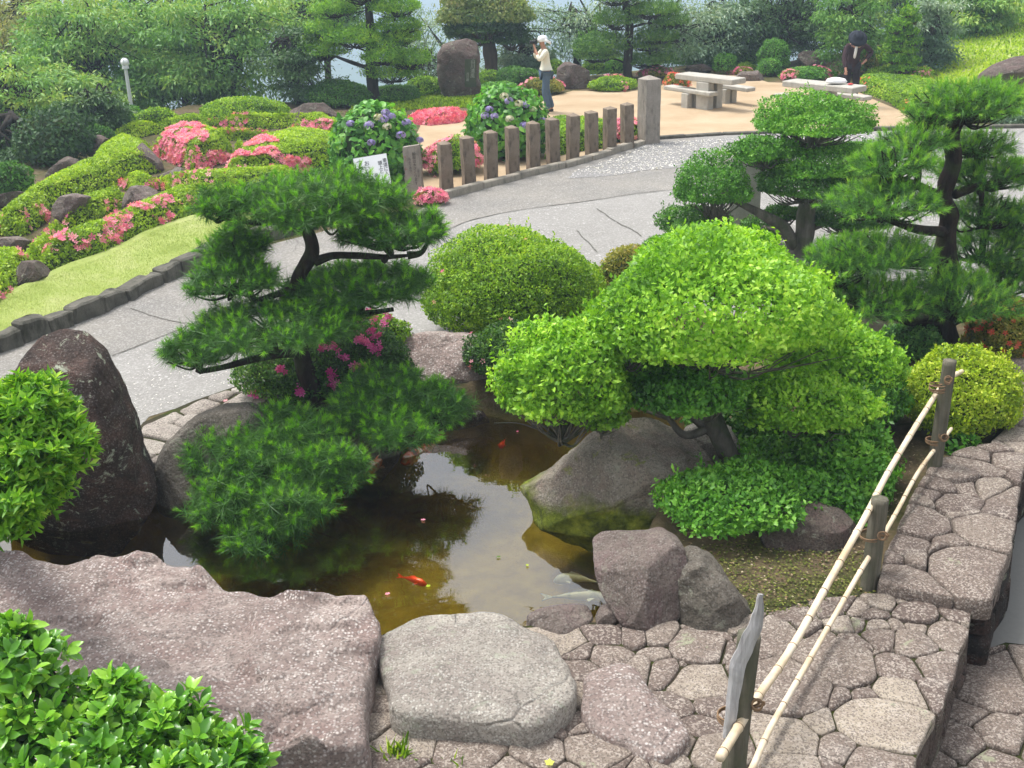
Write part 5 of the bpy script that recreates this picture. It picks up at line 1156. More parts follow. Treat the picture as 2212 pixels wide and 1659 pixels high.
# ---------------------------------------------------------------- background trees
def bgtree(label, dx, dy, Y_, rx, hp, mat, seed, L=.13, n_leaf=9000, clumps=55, trunk=(.14, .05), name='tree', cat='tree', droop=.4, zg=None, tmpl=None, w=.36, lean=0, bark=None, dr=.8, flat=.36, tr=None, multi=3):
    rng = np.random.RandomState(seed); c = PY(dx, dy, Y_); Z_ = (c - C0) @ F_; ppm = FPX / Z_
    R = np.array([rx / ppm, rx / ppm * dr, hp / ppm])
    bx = c[0] + lean; g = float(terrain(np.array([bx]), np.array([Y_]))[0]) if zg is None else zg
    B = np.array([bx, Y_, g]); root = empty(name, B, label, cat); u = nrm(rng.normal(size=(clumps, 3))) * (rng.rand(clumps, 1) ** .42)
    cc = c + u * R; sp = []
    fork = np.array([c[0] * .6 + bx * .4, Y_, max(g + .8, c[2] - R[2] * .75)]); mains = []
    sp.append(([B - [0, 0, .2], (B + fork) / 2 + rng.normal(size=3) * .08, fork], [trunk[0], trunk[0] * .85, trunk[0] * .75]))
    for i in range(multi + 2):
        e = c + nrm(rng.normal(size=3)) * R * .55 + [0, 0, R[2] * .2]; mains.append((fork, (fork + e) / 2 + rng.normal(size=3) * .2, e)); sp.append((list(mains[-1]), [trunk[0] * .6, trunk[0] * .38, trunk[1] * .4]))
    for q in cc:
        m_ = mains[rng.randint(len(mains))]; t = rng.uniform(.3, 1); a = m_[0] * (1 - t) + m_[2] * t if t < .5 else m_[1] * (1 - (t - .5) * 2) + m_[2] * (t - .5) * 2
        sp.append(([a, (a + q) / 2 + rng.normal(size=3) * .12 + [0, 0, .1], q], [.03, .018, .006]))
    adopt(tubes('trunk', sp, bark or M_TRNK, None, 6, .15, seed), root)
    per = n_leaf // clumps; cs = R.min() * .0 + (R.prod() / clumps) ** (1 / 3) * 1.25
    P = (cc[:, None] + rng.normal(size=(clumps, per, 3)) * np.array([1.15, 1.15, flat]) * cs * .5).reshape(-1, 3)
    n = nrm(P - np.repeat(cc, per, 0)); m = len(P)
    d = n * .5 + rng.normal(size=(m, 3)) * .5 + [0, 0, -droop]; tint = np.repeat(rng.rand(clumps), per)
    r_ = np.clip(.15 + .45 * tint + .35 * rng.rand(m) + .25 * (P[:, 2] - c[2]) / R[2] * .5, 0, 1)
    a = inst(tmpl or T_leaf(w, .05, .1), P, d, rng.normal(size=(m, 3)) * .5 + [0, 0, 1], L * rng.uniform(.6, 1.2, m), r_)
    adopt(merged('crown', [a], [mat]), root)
    return root
bt = [('yellowish green loose tree at the top left corner', 60, 60, 36, 150, 110, M_BG2, 1), ('drooping leafy tree left of the lamp post', 190, 120, 31, 140, 110, M_BG1, 2), ('tall drooping tree directly behind the lamp post', 320, 60, 33, 150, 110, M_BG1, 3),
      ('large spreading tree with visible dark branches above the green dome', 500, 90, 31, 150, 105, M_BG1, 4), ('tree filling the left picture edge above the brown shrub', 30, 230, 27, 120, 100, M_BG1, 5), ('mid height drooping tree below the yellowish one', 160, 210, 26, 95, 60, M_BG1, 6),
      ('shady tree behind the dome at the lamp post foot', 400, 175, 28, 110, 65, M_BG1, 7), ('darker evergreen behind the left far pine', 640, 130, 29, 75, 95, M_BG3, 8), ('pale green tree behind the gap left of the monument', 900, 110, 38, 110, 90, M_BG4, 9),
      ('wide silvery tree reaching over the squat rock', 1250, 60, 34, 120, 75, M_BG4, 10), ('spreading tree with dark limbs left of the far pine', 1420, 60, 33, 130, 85, M_BG4, 11), ('tree with pale leaves at the bend behind the tables', 1560, 60, 34, 80, 80, M_BG4, 12),
      ('shady evergreen behind the conical shrubs', 1700, 40, 34, 110, 95, M_BG3, 13), ('bright leafy tree behind the bending person', 1838, 55, 31, 60, 85, leafmat('bright_broad_leaves', [(.05, .15, .03), (.09, .24, .04), (.15, .33, .05), (.25, .42, .08)], .35, .45, .4), 14),
      ('dark silver leaved tree right of the little cloud tree', 2015, 75, 31, 52, 75, M_BG4, 15), ('green tree standing on the grass bank', 2120, 20, 34, 80, 62, M_BG1, 16), ('evergreen mass behind the grass bank at the right corner', 2230, -10, 38, 100, 60, M_BG3, 17),
      ('tree behind the bright leafy tree in the upper right', 1950, 0, 40, 120, 70, M_BG1, 18), ('tree behind the large spreading tree in the upper left', 700, 20, 38, 130, 70, M_BG1, 19), ('low leaning tree over the sea view behind the photographer', 1130, 130, 34, 55, 35, M_BG4, 20),
      ('dense dark tree between the far pine and conical shrubs', 1500, 100, 36, 100, 40, M_BG3, 21), ('tree below the monument tree on the slope', 980, 170, 40, 90, 55, M_BG4, 22), ('dark undergrowth tree at far left', 40, 330, 23, 90, 50, M_BG3, 23), ('shadowy small tree beside leafy shrub', 200, 250, 25, 60, 45, M_BG3, 24), ('tree just beyond the left picture edge, drooping over the slope', -170, 150, 30, 130, 110, M_BG1, 25), ('far left tree beyond the picture edge', -400, 200, 27, 140, 110, M_BG1, 26)]
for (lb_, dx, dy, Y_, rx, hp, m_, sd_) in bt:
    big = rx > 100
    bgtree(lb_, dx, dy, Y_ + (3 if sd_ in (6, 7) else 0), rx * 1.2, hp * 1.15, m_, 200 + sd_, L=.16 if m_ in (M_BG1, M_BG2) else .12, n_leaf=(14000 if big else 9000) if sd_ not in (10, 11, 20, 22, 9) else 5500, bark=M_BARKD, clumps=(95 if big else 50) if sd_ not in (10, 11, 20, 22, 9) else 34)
def strip_forest(seed):
    rng = np.random.RandomState(seed)
    for k in range(26):
        x = rng.uniform(-60, 60); y = rng.uniform(70, 120)
        g = float(terrain(np.array([x]), np.array([y]))[0])
# pruned pines and cedars far back
def fpine(label, base, trunk, pads, seed, **k):
    m_ = k.get('mn') or M_PN3
    cloudtree('far_pine', label, base, [(p[0], p[1], p[2], p[3] * .82, p[4], None) for p in pads], trunk, k.get('limbs', []), m_, .085, 1.6, seed, M_BARKD, lump=.2, cat='pine tree', trad=k.get('trad', (.16, .07)), maxn=16000, tmpl=T_leaf(.3, .05))
fpine('broad layered bright green pine left of the monument stone', (808, 225), [(805, 180, 0), (800, 120, 0), (800, 60, 0), (795, 0, 0), (790, -40, 0)],
    [(720, 18, 50, 18, 0), (855, 12, 60, 22, 0), (790, -20, 70, 25, 0), (700, 62, 40, 20, 0), (860, 52, 52, 20, 0), (765, 80, 60, 20, -.3), (700, 108, 50, 20, 0), (868, 78, 45, 15, 0), (830, 88, 60, 18, 0), (880, 125, 50, 22, -.3), (830, 120, 50, 18, -.5), (850, 152, 62, 24, 0), (660, 100, 15, 10, 0)], 301, limbs=[([(805, 150, 0), (760, 135, 0), (720, 120, 0)], .06, .03), ([(800, 80, 0), (850, 70, 0), (880, 80, 0)], .05, .03)])
cloudtree('pruned_tree', 'pruned tree with orange tinted dome crown right of the monument stone', (1062, 165), [(1055, 22, 105, 45, 0, M_BG2), (1050, 50, 82, 28, -.2, M_BG3), (1000, 72, 38, 14, 0, M_BG3), (1105, 80, 42, 22, -.2, M_BG3), (1040, 82, 36, 12, 0, M_BG1), (1030, -5, 80, 25, 0, M_BG2)],
    [(1060, 120, 0), (1056, 90, 0), (1050, 60, 0), (1050, 30, 0)], [([(1056, 85, 0), (1030, 65, 0), (1010, 50, 0)], .06, .03), ([(1058, 80, 0), (1080, 60, 0), (1090, 40, 0)], .06, .03)], M_BG3, .09, 2.0, seed=303, bark=M_TRNK, trad=(.22, .12), maxn=20000)
fpine('tall slender pine with bare trunk behind the squat rock', (1355, 172), [(1356, 140, 0), (1358, 90, 0), (1360, 50, 0), (1352, 10, 0), (1350, -40, 0)],
    [(1300, 95, 60, 28, 0), (1420, 78, 50, 14, 0), (1410, 20, 60, 16, 0), (1330, 40, 50, 22, 0), (1290, 118, 50, 14, 0), (1400, 95, 50, 12, .3), (1450, 45, 40, 14, 0), (1340, -10, 70, 18, 0), (1400, 128, 60, 14, .3)], 305, trad=(.13, .08), limbs=[([(1360, 60, 0), (1400, 50, 0), (1440, 50, 0)], .04, .02)], mn=leafmat('mid_pine_needles', [(.03, .10, .02), (.08, .20, .03), (.15, .31, .045), (.26, .42, .07)], .3, .5, .3))
fpine('dark drooping pine behind the conical shrubs', (1740, 125), [(1735, 90, 0), (1720, 50, 0), (1725, 0, 0), (1740, -30, 0)],
    [(1700, 70, 55, 26, 0), (1750, 60, 50, 22, 0), (1660, 60, 40, 20, 0), (1720, 30, 60, 22, 0), (1690, 95, 50, 18, .3), (1760, 95, 40, 18, 0), (1640, 30, 50, 20, .4)], 307, mo=M_BG3, mn=M_BG3)
cloudtree('little_cloud_tree', 'slender cloud pruned tree with small tiers on the grass bank', (1942, 172), [(1962, 25, 18, 10, 0, M_PN3), (1950, 48, 22, 9, 0, M_PN3), (1975, 40, 14, 8, 0, M_PN3), (1935, 62, 20, 8, 0, M_PN3), (1965, 68, 20, 8, 0, M_PN3), (1938, 82, 22, 8, 0, M_PN3), (1970, 88, 20, 8, 0, M_PN3), (1932, 102, 22, 9, 0, M_PN3), (1960, 108, 22, 8, 0, M_PN3), (1935, 125, 26, 9, 0, M_PN3), (1965, 130, 24, 8, 0, M_PN3), (1950, 145, 28, 9, 0, M_PN3)],
    [(1943, 140, 0), (1946, 100, 0), (1950, 60, 0), (1958, 35, 0)], [], M_BG3, .07, 1.8, seed=309, bark=M_TRNK, trad=(.06, .03), maxn=3000)
bgtree('small round tree with bare stem behind bending person', 1880, 75, 32, 26, 22, M_BG1, 311, L=.1, n_leaf=2500, clumps=14)
fs('clipped flat hedge at the top right corner of the bank', 2170, 45, 60, 22, M_AZ, 141, group=None)

# ---------------------------------------------------------------- stone posts, pillar, signs
PG = 'stone posts along the road edge'
ptop = [(965, 421.7, 311.7, 'first, nearest the carved stone'), (1014, 408, 300, 'second from the carved stone'), (1060.7, 395, 288, 'third from the carved stone'), (1108, 383, 278, 'fourth from the carved stone, before the hydrangea'), (1152, 370.7, 269, 'fifth, standing at the right part of the hydrangea'), (1195.7, 360, 260, 'sixth, just right of the hydrangea'), (1237, 350, 252, 'fourth from the big pillar'), (1279, 339, 245, 'third from the big pillar'), (1317, 330, 237, 'second from the big pillar'), (1354.6, 320, 228, 'next to the big pillar')]
def postmesh(w_, h_, cap, seed):
    mb = MB(); n = 9; P = []; F = []
    for i in range(n + 1):
        z = h_ * i / n
        q = [(-1, -1), (0, -1), (1, -1), (1, 0), (1, 1), (0, 1), (-1, 1), (-1, 0)]
        b = .94
        for a, e in q: k = b if a and e else 1; P.append((a * w_ / 2 * k, e * w_ / 2 * k, z))
    for i in range(n):
        for j in range(8): q = (j + 1) % 8; F.append((i * 8 + j, i * 8 + q, (i + 1) * 8 + q, (i + 1) * 8 + j))
    P.append((0, 0, h_ + cap)); t = len(P) - 1
    for j in range(8): F.append((n * 8 + j, n * 8 + (j + 1) % 8, t))
    mb.add(P, F); return mb
for i, (dx, yb, yt, lb_) in enumerate(ptop):
    B = G(dx, yb); sc = FPX / Zg(dx, yb); h_ = (yb - yt) / (sc * .93)
    o = postmesh(.205, h_ - .05, .045, i).build('stone_post', M_POST)
    roughen(o, .006, 14, i); o.location = B; o.rotation_euler = (random.Random(i).uniform(-.012, .012), random.Random(i + 50).uniform(-.02, .02), .30 + .01 * i)
    tag(o, 'brown weathered stone post with pyramid top, ' + lb_, 'stone post', PG)
o = postmesh(.34, 1.22, .07, 44).build('stone_pillar', M_PILL); subdiv(o, 1); roughen(o, .006, 12, 5); o.location = G(1400.6, 309); o.rotation_euler = (0, 0, .42)
tag(o, 'big speckled square pillar ending the row of stone posts', 'stone pillar')
def text_mesh(name, body, size, mat, parent, M4, ext=.0015):
    cu = bpy.data.curves.new(name, 'FONT'); cu.body = body; cu.size = size; cu.extrude = ext; cu.align_x = 'CENTER'; cu.align_y = 'CENTER'; cu.space_line = .95
    t = bpy.data.objects.new(name + '_tmp', cu); COL.objects.link(t); bpy.context.view_layer.update()
    me = bpy.data.meshes.new_from_object(t.evaluated_get(bpy.context.evaluated_depsgraph_get())); me.name = name
    bpy.data.objects.remove(t); bpy.data.curves.remove(cu)
    o = new_obj(name, me, None, mat); o.matrix_world = M4; bpy.context.view_layer.update()
    o.parent = parent; o.matrix_parent_inverse = parent.matrix_world.inverted()
    return o
# white board on two legs
Zs = Zg(805, 425); TL, TR, BR, BL = Q(764.5, 343, Zs), Q(836, 331, Zs), Q(844, 398, Zs), Q(772, 408, Zs)
ctr = (TL + TR + BR + BL) / 4; xa = nrm(TR - TL); up_ = nrm((TL + TR) / 2 - (BL + BR) / 2); na = nrm(np.cross(xa, up_)); up_ = np.cross(na, xa)
W_ = np.linalg.norm(TR - TL); H_ = np.linalg.norm((TL + TR) / 2 - (BL + BR) / 2)
root = empty('notice_board', (ctr[0], ctr[1], 0), 'white notice board with black vertical Japanese writing behind the pine top', 'sign')
bpy.context.view_layer.update()
mb = MB(); P = [ctr + xa * a * W_ / 2 + up_ * b * H_ / 2 + na * c * .012 for c in (-1, 1) for a, b in ((-1, -1), (1, -1), (1, 1), (-1, 1))]
mb.add(P, [(3, 2, 1, 0), (4, 5, 6, 7), (0, 1, 5, 4), (1, 2, 6, 5), (2, 3, 7, 6), (3, 0, 4, 7)]); adopt(mb.build('panel', M_WHITE), root)
for s_ in (-.35, .35):
    a = ctr + xa * s_ * W_ - up_ * H_ * .45 - na * .04; adopt(tubes('leg', [([(a[0], a[1], -.05), a], [.02, .02])], M_WOOD, None, 8, 0), root)
def bm4(base, px, py):
    o_ = base[0] + base[1] * px + base[2] * py + base[3] * base[4]
    return Matrix(((base[1][0], base[2][0], base[3][0], o_[0]), (base[1][1], base[2][1], base[3][1], o_[1]), (base[1][2], base[2][2], base[3][2], o_[2]), (0, 0, 0, 1)))
bs = (ctr, xa, up_, na, .0135)
for (body, sz, px, py) in (('車\n道\nに\n入', .085, .42, .06), ('頭\n上\nと', .085, .27, .07), ('見\nく', .075, .10, -.22), ('お\nい\n鯉', .10, -.12, .10), ('つ\nか', .12, -.34, .22)):
    text_mesh('lettering', body, sz * W_ / .62, M_INK, root, bm4(bs, px * W_, py * H_))
# carved stone slab
Zc = Zg(895, 424); root = empty('carved_stone', tuple(G(895, 424)), 'grey upright stone slab with carved Japanese verse beside the white notice', 'carved stone'); bpy.context.view_layer.update()
ctr = Q(893, 370, Zc); wv = 37 / (FPX / Zc); hv = 106 / (FPX / Zc); za = nrm(np.array([-.03, .02, 1.0])); xa = nrm(np.cross(nrm(np.array([.0, 1, 0]) + .25 * R_), za)); na = np.cross(xa, za)
mb = MB(); n = 8; P = []; rr = random.Random(4)
for i in range(n + 1):
    for (a, c) in ((-1, 1), (-.3, 1.0), (.4, 1.0), (1, 1), (1, -1), (-1, -1)):
        e = (rr.uniform(-.012, .012) if abs(a) == 1 else 0); P.append(ctr + xa * (a * wv / 2 + e) + za * (hv * (i / n - .5) * 1.04 + (a * .018 if i == n else 0)) + na * c * .05)
F = [tuple(range(5, -1, -1)), tuple(range(n * 6, n * 6 + 6))]
for i in range(n):
    for j in range(6): q = (j + 1) % 6; F.append((i * 6 + j, i * 6 + q, (i + 1) * 6 + q, (i + 1) * 6 + j))
mb.add(P, F); adopt(mb.build('slab', M_PILL), root)
if na @ F_ > 0: na = -na
xx = xa if xa @ R_ > 0 else -xa
bs = (ctr, xx, za, na, .0515)
for (body, sz, px, py, m_) in (('願\n桜\nは\n木\nさ\nく\nり\nま\nす', .062, .18, .06, M_CARVE), ('久\nよ\nり\nあ\nり', .05, -.10, .14, M_CARVE), ('三\n月\n八\n日', .035, .36, -.02, M_CARVE), ('イ\nノ\n\n\nレ', .05, -.36, .18, M_RED)):
    text_mesh('lettering', body, sz, m_, root, bm4(bs, px * wv, py * hv), .001)

# concrete block pillar and slab by the cloud pruned holly, and the stone bench behind the right pine
def block(name, label, dx, yb, w_, d_, h_, rz, mat, cat, seed=0, z0=0.0):
    o = MB().box((0, 0, h_ / 2), (w_, d_, h_), bev=.012).build(name, mat); subdiv(o, 2); roughen(o, .004, 6, seed); o.location = G(dx, yb, z0); o.rotation_euler = (0, 0, rz)
    return tag(o, label, cat)
block('stone_block', 'grey stone gate block with pale top behind the holly left pad', 1590, 500, .46, .5, 1.1, .25, M_CONC, 'stone block', 1)
block('stone_slab', 'low grey stone slab wall behind the right pine trunk', 1880, 706, .95, .35, .42, -.25, M_PILL, 'stone slab', 2)

from mathutils.bvhtree import BVHTree
def on_surface(o, dx, dy):
    me = o.data; bv = BVHTree.FromPolygons([v.co + o.location for v in me.vertices], [tuple(p.vertices) for p in me.polygons])
    r = ray(dx, dy); h = bv.ray_cast(Vector(C0), Vector(r)); return (np.array(h[0]), np.array(h[1])) if h[0] is not None else None
mon = bpy.data.objects['monument_stone']; bpy.context.view_layer.update()
g_ = [[on_surface(mon, a, b_) for a in np.linspace(1004, 1029, 7)] for b_ in np.linspace(128, 188, 13)]
if all(h for r in g_ for h in r):
    V = [h[0] - F_ * .012 for r in g_ for h in r]; F = [(i * 7 + j + 7, i * 7 + j + 8, i * 7 + j + 1, i * 7 + j) for i in range(12) for j in range(6)]
    o = new_obj('inscription_panel', arr_mesh('inscription_panel', np.array(V), np.array(F)), None, plain('mossy_carved_panel', (.07, .085, .05), .95, var=.3, scale=14), True); adopt(o, mon)
    c_ = g_[6][3][0] - F_ * .03; bs = (c_, nrm(g_[6][6][0] - g_[6][0][0]), nrm(g_[0][3][0] - g_[12][3][0]), -F_, .0)
    bs = (bs[0], bs[1], bs[2], nrm(np.cross(bs[1], bs[2])), .02)
    text_mesh('carved_lettering', '山\n川\n清\n風', .12, plain('pale_lichen_lettering', (.30, .32, .27), .9), mon, bm4(bs, .05, .1)); text_mesh('carved_lettering', '月\n日\n建', .075, MATS['pale_lichen_lettering'], mon, bm4(bs, -.08, -.1))

# ---------------------------------------------------------------- picnic tables and benches
def picnic(name, label, corners, z, th, legs, legw, group, cat, seed):
    C_ = [G(a, b, z) for a, b in corners]; c = sum(C_) / 4; root = empty(name, (c[0], c[1], 0), label, cat, group)
    lo = 'tabletop' if cat == 'table' else 'seat'
    ex = nrm(((C_[1] - C_[0]) + (C_[2] - C_[3])) / 2); L_ = (np.linalg.norm(C_[1] - C_[0]) + np.linalg.norm(C_[2] - C_[3])) / 2
    D_ = (np.linalg.norm(C_[3] - C_[0]) + np.linalg.norm(C_[2] - C_[1])) / 2; rz = math.atan2(ex[1], ex[0])
    o = MB().box((c[0], c[1], z - th / 2), (L_, D_, th), rz, bev=.015).build(lo, M_CONC); adopt(o, root)
    for s in (-1, 1):
        p = c + ex * s * L_ * legs; adopt(MB().box((p[0], p[1], (z - th) / 2 - .02), (legw, min(D_ * .5, .36 if cat == 'table' else .22), z - th + .035), rz, bev=.012).build('leg', M_CONC), root)
    return root
# display pixel of crop3 (1520..2080 x, 90..280 y; 2212/560=3.95 per source px): D = (1520+x/3.95)*.9217
def K(x, y): return ((1520 + x / 3.95) * .92167, (90 + y / 3.95) * .92167)
picnic('picnic_table', 'left grey stone picnic table on the sand', [K(255, 322), K(395, 306), K(885, 362), K(765, 388)], .72, .12, .32, .2, 'picnic tables', 'table', 1)
picnic('picnic_table', 'right grey stone picnic table with a white bag on it', [K(1272, 385), K(1410, 366), K(1980, 437), K(1860, 468)], .72, .12, .32, .2, 'picnic tables', 'table', 2)
BG_ = 'benches at the picnic tables'
picnic('stone_bench', 'near bench of the left picnic table', [K(125, 438), K(215, 428), K(662, 488), K(575, 502)], .42, .09, .36, .16, BG_, 'bench', 3)
picnic('stone_bench', 'far bench of the left picnic table', [K(480, 402), K(560, 395), K(1012, 445), K(930, 460)], .42, .09, .36, .16, BG_, 'bench', 4)
picnic('stone_bench', 'near bench of the right picnic table, partly behind the holly', [K(1155, 508), K(1240, 500), K(1750, 560), K(1670, 580)], .42, .09, .36, .16, BG_, 'bench', 5)
picnic('stone_bench', 'far bench of the right picnic table', [K(1495, 468), K(1570, 460), K(2068, 530), K(1985, 545)], .42, .09, .36, .16, BG_, 'bench', 6)
# white bag and red thing
def lump(name, label, c, r, mat, seed, cat):
    V = []; F = []; n1, n2 = 24, 12
    for i in range(n2 + 1):
        a = math.pi * i / n2
        for j in range(n1): b = 2 * math.pi * j / n1; V.append((math.sin(a) * math.cos(b), math.sin(a) * math.sin(b), math.cos(a)))
    V = np.array(V); V[:, 2] = np.maximum(V[:, 2], -.35); V *= (1 + .25 * fbm(V, 2.6, seed, 3))[:, None]; V = V * r + [0, 0, r[2] * .4]
    for i in range(n2):
        for j in range(n1): q = (j + 1) % n1; F.append((i * n1 + j, (i + 1) * n1 + j, (i + 1) * n1 + q, i * n1 + q))
    o = new_obj(name, arr_mesh(name, V, np.array(F)), None, mat, True); o.location = c; return tag(o, label, cat)
M_BAG = plain('white_plastic_bag', (.78, .78, .79), .45, .4, .03)
lump('bag', 'white bag lying on the right picnic table', G(*K(1730, 425), .72) + [0, 0, .02], np.array([.20, .12, .085]), M_BAG, 3, 'bag')
lump('cloth', 'small red cloth on the right picnic table', G(*K(1868, 432), .72) + [0, 0, .008], np.array([.06, .04, .022]), plain('red_cloth', (.5, .05, .05), .8), 5, 'cloth')

# ---------------------------------------------------------------- bamboo fence
Zp = [Zg(1580, 1700), Zg(1876, 1266), Zg(2014, 1036)]
FR = empty('bamboo_fence', tuple(G(1876, 1266)), 'handrail of two pale bamboo canes lashed to weathered log posts', 'fence')
def logpost(dx, yb, h_, r, lean, seed, cutv=0.0):
    B = G(dx, yb); V, F = tube_arr([B - [0, 0, .25], B + np.array(lean) * .5 + [0, 0, h_ * .5], B + np.array(lean) + [0, 0, h_]], [r * 1.06, r, r * .95], n=26, sides=22, rough=.0, seed=seed)
    c = np.repeat(spline([B, B + lean], 26), 22, 0); V[:len(c), :2] += (V[:len(c), :2] - c[:, :2]) * (.07 * np.sin(np.arange(len(c)) % 22 * 2.1 + seed))[:, None]
    mb = MB().add(V, [tuple(dict.fromkeys(f)) for f in F]); o = mb.build('post', M_WOOD, None, True)
    adopt(o, FR); return o
logpost(1575, 1712, .96, .058, (.055, 0, 0), 1); logpost(1876, 1268, .66, .056, (.015, 0, 0), 2); logpost(2014, 1038, 1.0, .052, (.03, .02, 0), 3)
zf = lambda dx, x0, x1, a, b: a + (b - a) * (dx - x0) / (x1 - x0)
def zrail(dx): return Zp[0] + (Zp[1] - Zp[0]) * (dx - 1600) / 276 if dx < 1876 else Zp[1] + (Zp[2] - Zp[1]) * (dx - 1876) / 138
def rail(pts, r0, r1, off, seed):
    P = [Q(a, b, zrail(a) + off) for a, b in pts]; V, F = tube_arr(P, [r0, r1], n=150, sides=14)
    S = spline(P, 150); d = np.r_[0, np.cumsum(np.linalg.norm(np.diff(S, axis=0), axis=1))]
    rr = random.Random(seed); s = .05; nodes = []
    while s < d[-1]: nodes.append(s); s += rr.uniform(.22, .34)
    for i in range(150):
        k = max([math.exp(-((d[i] - q) / .012) ** 2) for q in nodes]); c = S[i]; a = i * 14
        V[a:a + 14] = c + (V[a:a + 14] - c) * (1 + .16 * k)
    mb = MB().add(V, [tuple(dict.fromkeys(f)) for f in F])
    for q in nodes:
        c = np.array([np.interp(q, d, S[:, i]) for i in range(3)]); c2 = np.array([np.interp(q + .005, d, S[:, i]) for i in range(3)]); r = r0 + (r1 - r0) * q / d[-1]
        V2, F2 = tube_arr([c, c2], [r * 1.18, r * 1.18], n=2, sides=14); mb.add(V2, [tuple(dict.fromkeys(f)) for f in F2], 1)
    adopt(mb.build('bamboo_rail', [M_BAM, plain('cane_joint_dark', (.16, .11, .065), .7)], None, True), FR)
rail([(1555, 1637), (1628, 1519), (1708, 1403), (1795, 1249), (1871, 1113), (1921, 1016), (2008, 873), (2045, 822), (2078, 802)], .0235, .0185, -.29, 1)
rail([(1600, 1700), (1625, 1659), (1661, 1579), (1721, 1473), (1775, 1379), (1821, 1299), (1865, 1223), (1908, 1156), (1941, 1098), (1988, 1013), (2055, 926)], .0185, .0145, -.17, 2)
def lash(dx, dy, Z_, rp, n_, seed, tie=None):
    c = Q(dx, dy, Z_); rng = np.random.RandomState(seed); sp = []
    for i in range(n_):
        t = np.linspace(0, 6.6, 18); z = c[2] + (i - n_ / 2) * .011 + rng.normal() * .003
        sp.append(([(c[0] + rp * 1.1 * math.cos(a), c[1] + rp * 1.1 * math.sin(a), z + .006 * math.sin(a * 1.0 + i)) for a in t], [.0045, .0045]))
    if tie:
        for i in range(3):
            e = Q(tie[0], tie[1], Z_ - .1) + rng.normal(size=3) * .008; t = np.linspace(0, 6.6, 12)
            sp.append(([c + [0, 0, .01 * i]] + [e + .026 * (np.cos(a) * R_ + np.sin(a) * U_) + F_ * (.01 * i - .01) for a in t], [.0045, .0045]))
    adopt(tubes('rope_lashing', sp, M_ROPE, None, 6, .1), FR)
lash(1580, 1545, Zp[0] - .17, .062, 4, 1, (1630, 1520)); lash(2026, 835, Zp[2] - .29, .056, 4, 2, (2050, 820)); lash(2018, 950, Zp[2] - .12, .056, 4, 3, (2040, 945)); lash(1880, 1155, Zp[1] - .15, .06, 2, 4, (1908, 1158))
# split silver plank standing against the first post
P = [(1571, 1592), (1590, 1480), (1612, 1400), (1636, 1340), (1648, 1283)]; wd = [10, 17, 16, 11, 5]; V = []; Zk = Zp[0] - .2
S = np.array([Q(a, b, Zp[0] + z_) for (a, b), z_ in zip(P, (-.27, -.36, -.43, -.50, -.56))]); Sp = spline(S, 24); wm = np.interp(np.linspace(0, 1, 24), [0, .35, .6, .8, 1], wd) / (FPX / Zk); rr = np.random.RandomState(6); F = []
T = nrm(np.gradient(Sp, axis=0)); xs_ = nrm(np.cross(T, F_))
for i in range(24):
    k = .012 * fbm(np.array([[0, 0, i * .3]]), 2, 3, 2)[0]
    for (a, b) in ((-1, -.5), (-.35, -1), (.45, -.9), (1, -.4), (.9, .8), (-.9, .9)): V.append(Sp[i] + xs_[i] * (a * wm[i] + k) + F_ * b * .018)
for i in range(23):
    for j in range(6): q = (j + 1) % 6; F.append((i * 6 + j, i * 6 + q, (i + 1) * 6 + q, (i + 1) * 6 + j))
F += [(5, 4, 3, 2, 1, 0), tuple(range(23 * 6, 24 * 6))]
o = MB().add(V, F).build('split_plank', M_WOODG); roughen(o, .003, 30, 4); tag(o, 'silver grey split plank standing against the nearest fence post', 'plank')

# ---------------------------------------------------------------- lamp post
B = G(289, 266); sc = FPX / Zg(289, 266); root = empty('lamp_post', tuple(B), 'white lamp post with a round globe among the left trees', 'lamp post')
M_LP = plain('pale_painted_metal', (.55, .58, .58), .5, .4, .08); M_GL = plain('milky_globe', (.72, .74, .74), .35, .5, .08, 20)
hl = (266 - 158) / (sc * .93)
adopt(tubes('pole', [([B, B + [0, 0, hl * .5], B + [0, 0, hl]], [.045, .042, .038])], M_LP, None, 12, 0), root)
adopt(tubes('collar', [([B + [0, 0, hl - .02], B + [0, 0, hl + .05]], [.08, .07])], M_LP, None, 12, 0), root)
import bmesh
def usphere(name, c, r, mat, root, sc3=(1, 1, 1)):
    bm = bmesh.new(); bmesh.ops.create_uvsphere(bm, u_segments=20, v_segments=12, radius=r); me = bpy.data.meshes.new(name); bm.to_mesh(me); bm.free()
    o = new_obj(name, me, None, mat, True); o.location = c; o.scale = sc3; bpy.context.view_layer.update()
    if root is not None: o.parent = root; o.matrix_parent_inverse = Matrix.Translation(-Vector(root.location))
    return o
usphere('globe', Vector(B) + Vector((0, 0, hl + .12)), .088, M_GL, root)
ring = lambda q: [np.array(B) + [0, 0, hl + .12] + .095 * np.array([math.cos(a) * (q == 0), math.cos(a) * (q == 1), math.sin(a)]) for a in np.linspace(0, 6.28, 24)]
adopt(tubes('cage', [(ring(0), [.006, .006]), (ring(1), [.006, .006])], M_LP, None, 5, 0), root)

